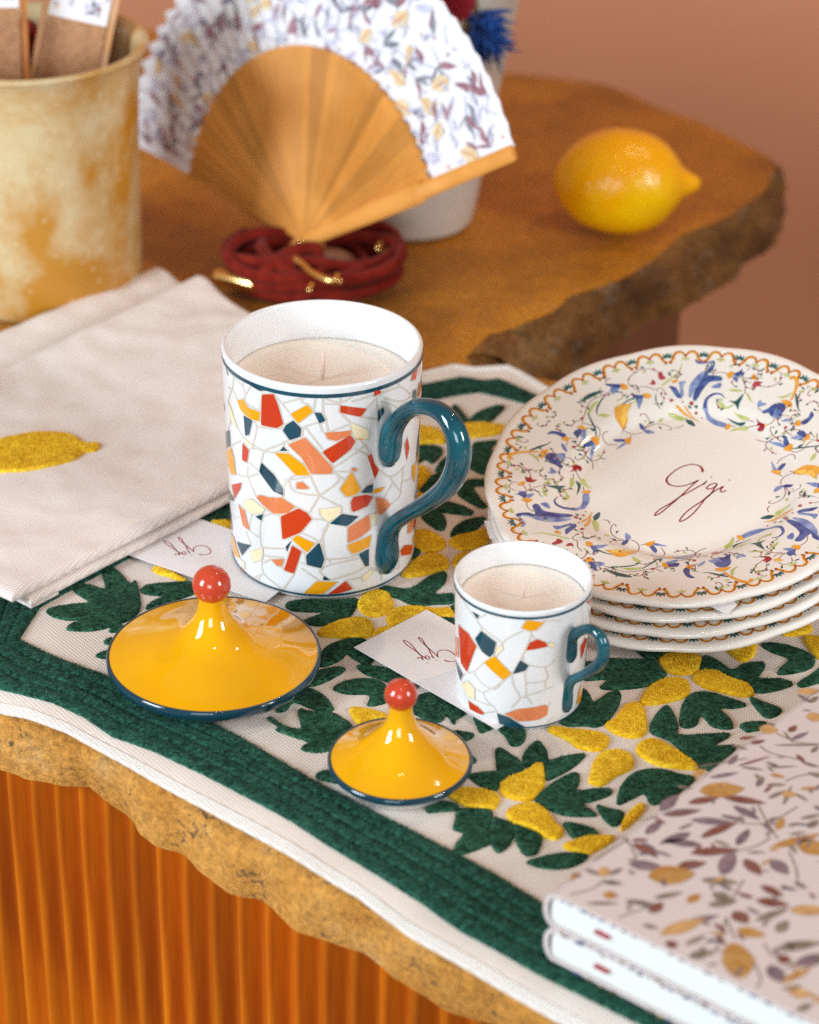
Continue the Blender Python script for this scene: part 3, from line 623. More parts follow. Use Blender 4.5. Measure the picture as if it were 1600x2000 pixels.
BIG = [('R',[(320,600),(385,597),(410,660),(440,765),(405,788),(315,770)]),('Y',[(182,632),(215,628),(245,675),(312,700),(305,750),(255,735),(205,690)]),('Y',[(480,708),(572,658),(605,695),(522,760)]),
('T',[(612,700),(650,703),(675,745),(640,762)]),('T',[(455,770),(495,745),(540,790),(535,835),(475,855),(437,800)]),('T',[(218,715),(268,745),(250,825),(228,830)]),('R',[(757,660),(905,678),(870,725),(755,700)]),
('R',[(945,568),(975,560),(985,590),(945,612)]),('T',[(965,690),(995,672),(1000,700),(965,755)]),('C',[(810,755),(915,800),(912,850),(835,840)]),('O',[(670,812),(818,800),(815,825),(735,858),(690,850)]),
('R',[(655,920),(810,825),(840,860),(815,905),(712,985)]),('O',[(465,880),(560,840),(625,910),(715,1010),(708,1042),(595,1042),(575,1010),(540,950)]),('Y',[(390,925),(470,930),(555,995),(590,1050),(510,1050),(440,975)]),
('Y',[(845,845),(880,843),(870,855)]),('T',[(440,890),(463,915),(420,915)]),('T',[(118,810),(140,800),(145,890),(120,905)]),('R',[(213,870),(248,910),(238,980),(210,965)]),('Y',[(118,930),(150,900),(165,960),(175,1045),(150,1045)]),
('C',[(130,640),(150,680),(185,790),(150,740)]),('C',[(215,835),(265,880),(270,905),(225,865)]),('T',[(318,980),(385,1045),(438,1125),(440,1165),(385,1140),(305,1030)]),('R',[(152,1105),(208,1092),(200,1130),(168,1185)]),
('T',[(133,1115),(160,1170),(165,1195),(140,1185)]),('O',[(515,1092),(545,1088),(580,1120),(565,1128),(513,1125)]),('Y',[(820,1030),(868,1130),(840,1160),(790,1170),(755,1130),(785,1080)]),('O',[(825,1008),(848,1015),(840,1032),(818,1022)]),
('R',[(908,945),(930,930),(945,985),(972,1020),(948,1070)]),('T',[(905,1110),(938,1100),(935,1148),(870,1148)]),('Y',[(940,1130),(1003,1115),(985,1140),(940,1155)]),('R',[(815,1200),(830,1170),(900,1160),(938,1170),(910,1220),(830,1255),(818,1245)]),
('O',[(950,1175),(1000,1180),(1038,1215),(990,1265),(960,1275)]),('O',[(290,1175),(310,1160),(360,1175),(430,1175),(505,1225),(465,1262),(385,1265),(320,1210)]),('C',[(220,1200),(265,1185),(335,1240),(320,1262),(265,1265),(225,1235)]),
('R',[(425,1280),(525,1235),(570,1260),(598,1295),(535,1370),(435,1410)]),('T',[(285,1280),(328,1268),(318,1305)]),('O',[(190,1215),(225,1250),(252,1360),(215,1330)]),('C',[(643,1240),(760,1225),(755,1270),(690,1310),(650,1275)]),
('T',[(697,1320),(765,1265),(858,1280),(795,1335)]),('O',[(800,1340),(915,1270),(925,1350),(870,1395),(798,1428)]),('C',[(925,1270),(970,1265),(960,1300),(930,1330)]),('Y',[(490,1410),(515,1385),(615,1430),(572,1482)]),
('T',[(453,1450),(485,1415),(460,1475)]),('Y',[(800,1438),(928,1385),(915,1450),(825,1490),(800,1460)]),('R',[(488,1442),(540,1475),(500,1600),(443,1580),(470,1500)]),('T',[(640,1425),(668,1520),(650,1570),(570,1550),(565,1500)]),
('T',[(180,1420),(262,1440),(210,1500)]),('Y',[(140,1360),(165,1400),(200,1515),(165,1490)]),('C',[(250,1480),(325,1455),(320,1520),(275,1535)]),('O',[(370,1520),(445,1518),(430,1560),(405,1555)]),('T',[(858,1490),(915,1460),(915,1555),(895,1560)]),
('C',[(875,1620),(930,1570),(930,1600),(890,1640)]),('T',[(665,1612),(700,1635),(660,1637)]),('Y',[(555,1730),(625,1642),(740,1645),(655,1730)]),('R',[(685,1730),(785,1640),(825,1685),(740,1728)]),('R',[(210,1570),(235,1600),(255,1635),(225,1610)]),
('C',[(200,1520),(225,1540),(225,1590)]),('R',[(128,1180),(150,1300),(155,1360),(135,1310)]),('O',[(97,640),(110,655),(113,690),(100,680)]),('R',[(1160,460),(1185,455),(1175,515),(1150,525)]),('T',[(1160,580),(1180,570),(1178,625),(1158,630)]),
('O',[(1193,540),(1213,520),(1208,600),(1185,615)]),('R',[(1115,880),(1130,840),(1140,900),(1125,970)]),('Y',[(1155,1000),(1178,980),(1170,1090),(1155,1060)]),('R',[(1090,1470),(1115,1440),(1160,1440),(1150,1490),(1095,1500)]),('O',[(1135,1310),(1165,1300),(1150,1370),(1130,1375)]),
('T',[(240,535),(345,560),(340,577),(310,580)]),('T',[(118,440),(133,488),(128,488)])]
BIGL = [[(130,440),(160,500),(215,560),(225,640)],[(160,500),(155,560),(130,640)],[(215,500),(210,560)],[(260,550),(215,625)],[(225,640),(300,690)],[(130,560),(160,580),(180,630)],[(320,600),(305,700)],[(385,597),(430,650),(470,700)],[(430,650),(560,580),(590,590)],[(560,580),(540,640),(575,655)],
[(605,695),(620,600)],[(660,600),(660,690),(680,745)],[(655,650),(760,655)],[(660,620),(760,645),(830,600)],[(760,645),(755,600)],[(830,600),(940,570)],[(820,640),(945,600)],[(905,678),(960,620),(1000,590)],[(960,620),(965,690)],[(870,725),(965,740)],[(810,755),(755,700)],[(680,745),(560,780),(545,830)],
[(560,780),(660,910)],[(675,745),(690,810)],[(640,762),(660,810)],[(690,810),(800,770)],[(265,745),(290,780),(270,880)],[(290,780),(440,790)],[(270,880),(330,915),(390,925)],[(440,860),(440,890)],[(475,855),(330,915)],[(420,915),(390,925)],[(330,915),(305,1030)],[(248,980),(305,1030)],[(248,910),(270,900),(330,915)],
[(150,740),(130,800)],[(185,790),(215,840)],[(145,890),(200,860)],[(175,1045),(240,1060),(300,1040)],[(240,1060),(260,1110),(290,1175)],[(240,1000),(238,1060)],[(440,1080),(510,1050)],[(438,1125),(470,1080),(590,1060)],[(590,1050),(600,1080),(640,1165)],[(470,1080),(500,1140),(640,1165)],[(640,1165),(585,1260)],
[(640,1165),(720,1110),(755,1080)],[(720,1110),(750,1070),(720,1030)],[(712,985),(720,1030),(785,1080)],[(715,1010),(900,880)],[(720,1030),(820,1030)],[(840,905),(910,940)],[(870,855),(930,930)],[(640,1165),(760,1225)],[(505,1225),(525,1235)],[(440,1165),(430,1175)],[(385,1265),(320,1290),(310,1400),(330,1500)],
[(265,1265),(250,1350),(290,1390),(310,1400)],[(230,1360),(260,1440)],[(335,1240),(425,1280)],[(385,1265),(425,1280)],[(330,1500),(440,1510)],[(325,1455),(440,1460)],[(598,1295),(660,1300),(690,1320),(640,1425)],[(535,1370),(600,1400),(640,1425)],[(615,1430),(640,1425)],[(690,1320),(660,1380),(670,1500),(690,1520)],
[(795,1335),(800,1350)],[(690,1520),(810,1510),(860,1490)],[(668,1520),(690,1520),(700,1540)],[(640,1590),(700,1550),(870,1510)],[(650,1570),(640,1590),(665,1612)],[(700,1635),(870,1580)],[(870,1580),(895,1560)],[(875,1620),(785,1640)],[(500,1600),(440,1690)],[(540,1475),(570,1500)],[(540,1570),(640,1640)],[(540,1540),(570,1550)],
[(320,1520),(330,1600),(440,1700)],[(330,1600),(275,1640),(225,1600)],[(370,1520),(330,1540)],[(430,1560),(443,1580)],[(275,1640),(330,1700)],[(320,1600),(320,1690)],[(375,1640),(430,1690)],[(972,1020),(1040,1060),(1115,1000)],[(1040,1060),(1050,1090),(1100,1150)],[(1000,1180),(1050,1090)],[(1038,1215),(1090,1170)],
[(948,1070),(905,1110)],[(1000,590),(1090,560),(1150,600)],[(1090,560),(1070,520),(985,590)],[(1000,620),(1100,640),(1160,600)],[(985,640),(1050,660),(1100,690)],[(1100,1090),(1150,1070)],[(1110,1000),(1100,1090),(1090,1170)],[(930,1570),(980,1600),(985,1640)],[(1090,1500),(1080,1580)],[(1020,1600),(1090,1560)]]
HB = zc([(190,1130,40),(188,1090,58),(193,1020,66),(215,950,62),(255,880,52),(315,815,46),(400,778,45),(510,800,50),(600,880,58),(650,1000,64),(655,1120,66),(620,1240,64),(550,1330,56),(440,1410,48),(320,1480,43),(235,1545,45),(192,1630,58),(175,1730,66),(172,1790,58),(178,1830,40)], 700, 560, .3)
HB = [(a, b_, r*.3*1.34) for a, b_, r in HB]
mug('tall white mug candle with terrazzo print and teal question-mark handle', (-.0379, .9362), .0427, .0393, .1043, .0862, .0985, ZM, BIG, BIGL, HB, math.radians(43), 'mug candles with mosaic print', 1.0, .00092, .120)
SML = [('R',[(158,880),(245,960),(318,1075),(235,1300),(180,1210)]),('O',[(133,990),(155,1010),(165,1170),(135,1160)]),('T',[(360,940),(488,1040),(465,1140),(430,1170),(365,1120),(305,1010)]),('Y',[(752,848),(905,865),(830,935),(770,940),(708,915)]),
('R',[(745,1110),(775,1045),(840,1013),(915,1040),(935,1075)]),('Y',[(380,1215),(475,1158),(620,1310),(550,1368)]),('T',[(630,1315),(695,1195),(765,1240),(740,1285)]),('C',[(185,1405),(245,1380),(300,1440),(300,1535),(240,1510)]),('C',[(485,1110),(530,1060),(545,1100),(495,1150)]),
('C',[(930,1070),(960,1035),(995,1060),(970,1085)]),('R',[(248,1545),(330,1600),(385,1655),(365,1670),(260,1620)]),('T',[(495,1655),(600,1690),(735,1780),(520,1775)]),('O',[(560,1660),(680,1618),(905,1583),(935,1600),(925,1670),(855,1710),(680,1725)]),('T',[(275,770),(340,805),(325,838)]),
('T',[(135,1190),(165,1250),(200,1320),(180,1375)]),('Y',[(160,610),(205,655),(180,655)]),('R',[(1215,1075),(1255,1000),(1272,1010),(1220,1190)]),('R',[(1265,690),(1305,660),(1298,720)]),('Y',[(1200,1460),(1225,1400),(1218,1550),(1180,1580)])]
SMLL = [[(190,640),(350,900),(330,960)],[(350,900),(480,1000),(540,1050)],[(335,830),(400,800)],[(330,860),(350,900)],[(540,1050),(600,1000),(720,940)],[(540,1050),(500,1150),(475,1158)],[(770,940),(790,980),(720,1150),(640,1290)],[(790,980),(830,1010)],[(895,855),(1045,850)],[(720,1150),(750,1110)],[(720,1160),(720,1195)],[(310,1000),(318,1075)],
[(318,1080),(370,1125)],[(235,1310),(300,1290),(380,1215)],[(300,1290),(320,1350),(440,1440),(550,1368)],[(220,1310),(200,1340)],[(300,1440),(370,1475),(440,1440)],[(370,1475),(400,1540),(470,1610),(495,1655)],[(300,1540),(440,1590)],[(620,1310),(640,1420),(690,1520),(620,1610)],[(735,1300),(745,1500),(690,1520)],[(765,1240),(920,1255),(1000,1190)],
[(905,1255),(935,1330),(910,1375),(755,1395)],[(910,1375),(915,1435)],[(745,1505),(980,1420)],[(745,1505),(800,1580)],[(440,1440),(480,1450),(560,1370)],[(385,1655),(490,1640)],[(960,1560),(935,1600)],[(980,1690),(930,1740)],[(1000,1060),(935,1075)]]
ZS = (860, 1020, .225)
HS = [(a, b_, r*.225*1.18) for a, b_, r in zc([(1085,1165,34),(1080,1130,46),(1083,1070,48),(1130,990,46),(1220,940,44),(1310,930,44),(1385,985,48),(1420,1090,52),(1405,1190,52),(1345,1265,48),(1250,1320,42),(1150,1368,40),(1088,1425,42),(1058,1505,46),(1048,1570,42),(1050,1600,30)], *ZS)]
mug('small squat white mug candle with terrazzo print, beside the plates', (.0453, .8261), .0274, .0247, .0569, .0462, .0520, ZS, SML, SMLL, HS, math.radians(44), 'mug candles with mosaic print', .6, .00062, .078)
# ================================================================== LIDS
yel = mat('yellow_glaze', hexc('E4A600'), var=hexc('DE9E04'), vscale=25, rough=.07, spec=.5, coat=.5)
red = mat('coral_red_glaze', hexc('BE3A22'), var=hexc('C64A30'), vscale=40, rough=.12, spec=.5, coat=.4)
darkrim = mat('dark_teal_glaze', hexc('143A48'), rough=.07, coat=.4)
def lid(label, C, R, ze, neck_r, kz, kr, lean):
    t = thing('cone_cover', label, 'lid', (C[0], C[1], 0), 'yellow lids with red knobs')
    t.rotation_euler = lean
    e = .0030*R/.0431+.0007
    kb = kz-kr*.86
    P = smooth_prof([(neck_r, kb+.002), (neck_r*1.02, kb-.001), (neck_r*1.22, kb-(kb-ze)*.22), (neck_r*1.75, kb-(kb-ze)*.42), (neck_r*2.75, kb-(kb-ze)*.62), (R*.62, kb-(kb-ze)*.80), (R*.82, kb-(kb-ze)*.92), (R-.0006, ze+.0003)], 8)
    lathe('dome', P, yel, t, n=128)
    lathe('rim', [(R-.0012, ze+.0002), (R-.0004, ze+.0006), (R+.0002, ze+.0004), (R+.0006, ze-.0006), (R+.0004, ze-e*.7), (R-.0008, ze-e*1.2), (R-.002, ze-e*1.4)], darkrim, t, n=128)
    lathe('underside', [(R-.0016, ze-e*1.3), (R*.93, ze-e*1.65), (R*.87, ze-e*2.0), (R*.80, .0010), (R*.74, .0004), (0, .0004)], porc, t, n=128)
    lathe('knob', [(kr*math.cos(a), kz+kr*math.sin(a)) for a in np.linspace(-math.pi/2, math.pi/2, 30)], red, t, n=64)
    return t
lid('large yellow cone lid with red ball knob, in front of the tall mug', (-.0788, .8372), .0431, .0112, .0055, .0440, .0078, (0, 0, 0))
lid('small yellow cone lid with red ball knob, near the green border', (-.0023, .7684), .0273, .0092, .0044, .0387, .0063, (0, 0, 0))
# ================================================================== PLATES
PC, PTX, PTY, PR_ = np.array([.1186, .9355, .0472]), .1974, -.1364, .0865
PU = np.array([math.cos(PTY), 0, -math.sin(PTY)]); PV = np.array([0, math.cos(PTX), math.sin(PTX)]); PN = np.cross(PU, PV); PN /= np.linalg.norm(PN); PV = np.cross(PN, PU)
pz = [(0, -.0112), (.040, -.0112), (.046, -.0108), (.0495, -.0088), (.053, -.0068), (.060, -.0052), (.070, -.0034), (.078, -.0019), (.0835, -.0007), (.0865, -.0014), (.09, -.003)]
def plate_z(r): return float(np.interp(r, [a for a, _ in pz], [c for _, c in pz]))
cream = mat('cream_faience', (.80, .755, .69), rough=.10, spec=.5, coat=.3)
PP = dict(B=mat('painted_dark_blue', hexc('2C3B78'), var=hexc('566CA4'), vscale=260, **gl), b=mat('painted_pale_blue', hexc('94A4C8'), var=hexc('5A6EA6'), vscale=240, **gl), G=mat('painted_teal_green', hexc('1E4A4C'), var=hexc('2C6664'), vscale=200, **gl),
          g=mat('painted_lime', hexc('A8B65E'), var=hexc('C6CB8C'), vscale=220, **gl), O=mat('painted_orange', hexc('DF8F22'), var=hexc('E8AE4C'), vscale=260, **gl), r=mat('painted_dark_red', hexc('98202A'), var=hexc('B24852'), vscale=200, **gl),
          s=mat('painted_stem', hexc('7E3430'), **gl), y=mat('painted_yellow', hexc('EFC45C'), **gl), o=mat('painted_rust', hexc('9A4A12'), **gl), w=mat('wine_lettering', hexc('8A1220'), **gl))
def plate_hit(px, py):
    d = ray(px, py); o = EYE-PC; ol = np.array([o@PU, o@PV, o@PN]); dl = np.array([d@PU, d@PV, d@PN]); z = -.006
    for _ in range(8):
        p = ol+dl*(z-ol[2])/dl[2]; z = plate_z(min(math.hypot(p[0], p[1]), .0865))
    return p[0], p[1]
Z6, Z7, Z8, ZG = (1120, 680, .2), (1380, 680, .1375), (940, 780, .175), (1260, 890, .1125)
P6 = [('b',[(1190,110),(1300,130),(1375,120),(1380,165),(1330,215),(1270,310),(1180,420),(1140,490),(1125,430),(1150,340),(1230,250),(1310,200),(1340,150),(1270,155),(1210,150)]),
('B',[(1345,130),(1385,140),(1360,220),(1310,260),(1440,275),(1445,320),(1340,330),(1270,400),(1200,510),(1170,500),(1180,430),(1240,330),(1300,230),(1350,180)]),('b',[(1345,385),(1390,350),(1445,340),(1430,390)]),
('b',[(1265,590),(1310,570),(1320,640),(1390,700),(1500,740),(1480,775),(1380,750),(1310,700),(1290,640)]),('G',[(1120,560),(1160,590),(1130,595)]),('G',[(1180,570),(1215,565),(1205,600)]),
('B',[(935,370),(1000,385),(1030,430),(1060,490),(1010,480),(970,420)]),('b',[(1035,330),(1105,325),(1075,370),(1080,460),(1050,470),(1040,380)]),('O',[(1000,570),(1030,570),(1100,640),(1230,720),(1180,700),(1060,640)]),
('g',[(920,640),(1000,650),(1120,690),(1060,710),(980,690)]),('G',[(1100,700),(1160,710),(1190,765),(1120,740)]),('G',[(830,390),(810,440),(815,520),(850,590),(910,635),(870,610),(820,560),(800,480)]),('O',[(960,330),(1000,305),(1025,320),(990,345)]),
('r',[(830,250),(860,230),(880,270),(905,290),(880,310),(840,305)]),('r',[(730,345),(760,345),(770,310),(800,330),(800,355),(770,360)]),('G',[(650,185),(680,180),(690,195),(660,195)]),('g',[(690,210),(710,230),(680,240)]),
('B',[(310,350),(390,350),(470,355),(465,385),(390,385),(330,365)]),('b',[(360,390),(450,380),(430,425),(380,450)]),('O',[(460,360),(490,345),(540,380),(510,410),(470,395)]),('G',[(65,520),(130,460),(220,425),(300,420),(200,470),(120,510)]),
('g',[(145,620),(170,560),(240,510),(200,580),(160,640)]),('g',[(240,655),(300,640),(365,660),(300,675)]),('B',[(570,435),(610,455),(690,460),(670,490),(590,485)]),('b',[(620,500),(680,490),(660,560),(640,595)]),('O',[(680,450),(720,440),(765,465),(740,490),(700,490)]),
('O',[(405,590),(450,555),(540,545),(560,550),(530,640),(530,720),(490,800),(470,770),(430,720),(410,660)]),('y',[(480,600),(540,560),(525,680),(490,770),(470,700)]),('g',[(520,560),(580,525),(540,600),(525,600)]),
('B',[(645,735),(690,760),(700,800),(660,790)]),('b',[(680,800),(740,800),(800,825),(720,835)]),('G',[(740,730),(795,715),(760,740)]),('g',[(830,720),(850,690),(875,690),(860,720)]),('g',[(695,710),(720,710),(705,735)]),('G',[(830,765),(865,780),(850,790)]),
('O',[(500,895),(540,875),(565,890),(550,940),(520,930)]),('B',[(395,890),(500,890),(510,915),(420,915)]),('b',[(500,920),(530,930),(450,975),(415,985)]),('O',[(35,775),(80,755),(120,780),(130,800),(60,790)]),('B',[(0,830),(50,790),(80,800),(50,870)]),
('b',[(80,800),(125,800),(115,900),(70,850)]),('G',[(0,905),(40,910),(10,925)]),('g',[(55,945),(80,960),(85,1000),(65,980)]),('G',[(260,1075),(315,1080),(290,1085)]),('g',[(230,1060),(250,1035),(265,1050)]),('g',[(80,1075),(120,1070),(110,1090)]),('G',[(120,1090),(150,1110),(145,1130)])]
S6 = [('B',[(1480,490,6),(1440,450,14),(1370,450,22),(1310,490,26),(1290,540,30),(1285,590,34)]),('g',[(1420,520,26),(1450,560,34),(1480,585,22),(1530,575,14),(1580,545,8)]),('O',[(1085,570,10),(1110,610,16),(1160,670,12),(1220,720,6)]),
('g',[(1060,150,4),(1040,220,16),(980,280,18),(900,340,20),(860,370,10)]),('s',[(625,405,5),(600,400,6),(545,350,6),(540,300,6),(600,240,6),(680,205,6),(780,210,6),(850,250,6)]),('s',[(640,380,5),(720,378,5),(800,405,5),(860,390,5),(900,440,5)]),
('B',[(320,340,6),(325,310,6),(365,295,4)]),('s',[(355,430,6),(280,465,6),(180,510,6),(130,590,6),(90,690,6),(0,720,6)]),('G',[(310,465,8),(260,530,16),(230,600,14),(235,650,6)]),('G',[(140,630,8),(180,720,14),(215,790,14),(230,900,6)]),
('G',[(600,490,16),(540,510,14),(470,555,8)]),('s',[(490,790,5),(540,830,5),(620,840,5),(680,820,5)]),('s',[(475,835,5),(490,795,5),(520,770,5)]),('s',[(655,670,6),(660,650,6),(700,650,6),(735,690,6),(745,730,6),(700,780,6)]),
('s',[(700,790,5),(760,755,5),(830,740,5),(900,750,5),(960,780,5),(950,800,5),(920,795,5)]),('s',[(990,775,5),(1040,775,5),(1075,750,5)]),('s',[(565,850,5),(560,880,5)]),('s',[(345,815,5),(300,830,5),(290,880,5),(340,940,6),(430,945,5)]),
('s',[(90,700,6),(90,750,5)]),('s',[(85,890,5),(50,950,5),(0,975,5)]),('s',[(110,930,5),(100,980,5),(130,1060,5),(190,1100,5),(250,1085,5),(290,1030,5),(305,990,4)]),('s',[(140,1060,5),(190,1120,5),(190,1180,5)])]
D6 = [('r',1155,545,24),('r',960,510,22),('r',900,450,14),('r',1070,530,10),('r',1200,640,17),('r',1255,685,10),('r',545,305,11),('r',605,238,14),('r',785,208,17),('r',90,572,12),('r',75,622,12),('r',88,685,20),('r',115,525,12),('r',5,965,20),('r',303,1020,13)]
P7 = [('G',[(320,745),(400,755),(440,730),(530,645),(500,730),(465,800),(450,880),(410,800)]),('O',[(285,375),(320,345),(380,330),(385,375),(330,440),(300,410)]),('B',[(380,370),(470,330),(510,290),(510,340),(545,340),(510,410),(430,400)]),('b',[(370,400),(450,410),(435,490),(390,450)]),
('O',[(640,420),(660,370),(690,380),(720,430),(680,460)]),('G',[(555,235),(590,235),(620,265),(580,255)]),('g',[(700,210),(720,230),(705,260)]),('G',[(760,325),(800,295),(830,290),(810,315)]),('r',[(680,480),(730,475),(805,490),(760,510),(780,545),(710,545),(680,590),(650,530),(670,500)]),
('g',[(955,430),(975,410),(1000,440),(980,475),(960,460)]),('G',[(1020,520),(1050,500),(1085,500),(1060,525)]),('O',[(1060,740),(1120,735),(1200,760),(1215,830),(1170,845),(1110,800)]),('B',[(790,900),(870,860),(950,800),(1040,775),(1110,800),(1125,860),(1070,920),(1000,850),(930,970),(880,920),(820,930)]),
('b',[(1000,840),(1080,900),(1050,1010),(980,990),(930,980),(960,900)]),('b',[(720,790),(770,730),(790,770),(860,790),(800,820),(740,830)]),('g',[(1000,690),(1100,680),(1220,625),(1180,680),(1080,710)]),('G',[(1260,690),(1280,650),(1310,760),(1310,850),(1340,910),(1290,850)]),('b',[(1060,1040),(1150,1000),(1250,1010),(1180,1040)]),
('O',[(1250,1080),(1330,1020),(1340,1090),(1290,1110)]),('B',[(1340,1050),(1450,980),(1490,900),(1525,960),(1440,1060),(1370,1090)]),('g',[(310,600),(400,580),(520,605),(430,620)]),('g',[(555,630),(600,660),(660,780),(600,720)]),('g',[(380,900),(450,940),(610,990),(570,1035),(500,1020),(430,960)]),
('G',[(290,1000),(350,1020),(450,1060),(560,1055),(500,1110),(420,1085)]),('O',[(260,1130),(320,1070),(350,1110),(300,1160)]),('g',[(330,1185),(430,1130),(560,1110),(600,1130),(560,1170),(450,1165)]),('r',[(705,1000),(750,1050),(820,1080),(830,1110),(810,1170),(760,1190),(720,1160),(760,1110),(700,1110),(730,1070)]),
('G',[(970,1220),(990,1170),(1010,1180),(990,1220)]),('b',[(860,1320),(960,1330),(1060,1350),(1130,1390),(1100,1415),(980,1380)]),('B',[(1065,1260),(1110,1240),(1150,1290),(1180,1370),(1130,1400),(1090,1340),(1100,1290)]),('O',[(1090,1440),(1180,1365),(1225,1370),(1210,1460),(1150,1465)]),
('G',[(1290,1425),(1320,1380),(1380,1365),(1330,1410)]),('g',[(1370,1320),(1390,1290),(1400,1340),(1380,1370)]),('G',[(1350,555),(1380,560),(1400,590),(1370,585)]),('g',[(1310,620),(1350,600),(1370,640)]),('G',[(1530,640),(1590,570),(1600,600),(1570,630)])]
S7 = [('s',[(80,380,6),(150,350,6),(220,345,6),(290,360,6)]),('s',[(500,420,6),(600,430,6),(640,420,6)]),('s',[(510,420,6),(560,480,6),(640,490,6)]),('s',[(510,450,6),(550,530,7),(545,640,6)]),('s',[(720,390,6),(745,330,6),(700,280,6),(640,275,6),(570,320,6)]),('s',[(780,545,6),(880,550,6),(980,520,6),(1040,470,6),(1060,430,6)]),
('s',[(1060,400,7),(1065,350,7),(1030,350,7)]),('O',[(1195,450,30),(1205,425,36),(1240,415,46),(1280,450,46),(1285,530,40),(1250,640,32),(1200,740,24)]),('B',[(790,890,10),(740,860,10),(750,820,8)]),('s',[(1180,1050,6),(1250,1085,6)]),('s',[(350,1105,7),(420,1115,7)]),('s',[(860,1090,6),(940,1050,6),(980,980,6)]),
('s',[(590,1030,6),(680,1050,6)]),('s',[(570,1130,6),(700,1100,6)]),('s',[(970,1130,7),(920,1120,7),(910,1170,7),(960,1250,7),(1070,1330,7)]),('s',[(1100,1250,8),(1110,1190,8),(1180,1160,6),(1250,1120,6)]),('s',[(1210,1470,7),(1300,1475,7),(1380,1430,7),(1440,1360,7),(1500,1320,7)]),
('s',[(1480,550,7),(1440,540,7),(1440,580,7)]),('s',[(1600,560,7),(1490,590,7),(1440,650,7),(1460,680,7),(1490,660,7)])]
D7 = [('r',885,550,16),('r',1058,425,24),('r',1015,1280,19),('y',840,1100,24)]
GIGI = [[(995,290,22),(1000,250,28),(960,190,20),(890,160,14),(800,152,12),(680,180,12),(560,235,12),(450,320,14),(385,390,20),(375,440,22),(410,490,20),(480,522,16),(570,533,14),(690,520,14),(820,475,14),(930,425,14)],
[(930,425,10),(860,480,10),(740,590,10),(600,720,12),(450,850,10),(330,950,8),(240,1015,8),(185,1035,8),(170,1040,12),(200,985,12),(290,915,12),(450,825,10),(600,720,14),(750,640,8),(900,555,8),(1030,480,10),(1075,440,10)],[(1075,440,10),(1040,475,12),(1015,510,8)],
[(1240,520,12),(1250,490,12),(1210,482,8),(1140,500,8),(1085,540,8),(1068,570,10),(1100,580,10),(1160,570,10),(1225,535,10),(1250,495,12),(1200,580,10),(1130,680,12),(1040,760,10),(930,900,8),(820,1020,8),(700,1110,8),(630,1140,8),(602,1138,14),(630,1080,12),(720,980,8),(850,880,8),(1000,780,10),(1110,690,14),(1220,610,10),(1320,555,8),(1365,530,8)],
[(1365,530,8),(1325,580,10),(1310,610,12),(1325,630,12),(1360,628,10),(1408,605,6)]]
GDOT = [(1152,374,12), (1472,424,13)]
def pfn(u, v, h):
    r = math.hypot(u, v); return (u, v, plate_z(min(r, .0866))+h)
fp = Print(pfn, .0035, .00005)
def pxy(pts, zp): return [plate_hit(*q[:2])+tuple(w*zp[2]/4950 for w in q[2:3]) for q in zc(pts, *zp)]
els = []
for zp, Pl, St, Dt in ((Z6, P6, S6, D6), (Z7, P7, S7, D7)):
    for k, pts in Pl: els.append(('p', k, [tuple(v) for v in catmull(pxy(pts, zp), 3, True)]))
    for k, pts in St: els.append(('s', k, [tuple(v) for v in catmull(pxy(pts, zp), 4)]))
    for k, x, y, r in Dt: els.append(('d', k, [(*plate_hit(zp[0]+x*zp[2], zp[1]+y*zp[2]), r*zp[2]/4950)]))
for rot in (0, 1, 2):
    ca, sa = math.cos(rot*2*math.pi/3), math.sin(rot*2*math.pi/3)
    for ty, k, pts in els:
        q = [(p[0]*ca-p[1]*sa, p[0]*sa+p[1]*ca)+tuple(p[2:]) for p in pts]
        fp.layer = dict(b=1, g=3, s=6, G=8, B=10, O=12, y=14, r=16).get(k, 5)
        if ty == 'p': fp.poly(q, PP[k])
        elif ty == 's': fp.stroke([(a, c, max(w*1.3, .00030)) for a, c, w in q], PP[k])
        else: fp.dot(*q[0], PP[k], 9)
rg = random.Random(21)
for i in range(84):          # small filler sprays between the large flowers
    a, r = rg.uniform(0, 6.28), rg.uniform(.0515, .0755); x, y = r*math.cos(a), r*math.sin(a); th = rg.uniform(0, 6.28); fp.layer = 3
    q = [(x, y), (x+.0022*math.cos(th), y+.0022*math.sin(th)), (x+.0042*math.cos(th+.5), y+.0042*math.sin(th+.5)), (x+.0052*math.cos(th+1.0), y+.0052*math.sin(th+1.0))]
    fp.stroke([(p[0], p[1], .00028) for p in catmull(q, 3)], PP['s']); fp.layer = 13
    for p, k in zip(q, 'gGrG'):
        b = rg.uniform(0, 6.28)
        if k == 'r': fp.dot(*p, .0005, PP['r'], 8)
        else: fp.leaf(p, (p[0]+.0019*math.cos(b), p[1]+.0019*math.sin(b)), .0008, PP[k])
bp_ = Print(pfn, .003, .00005)
NP = 30
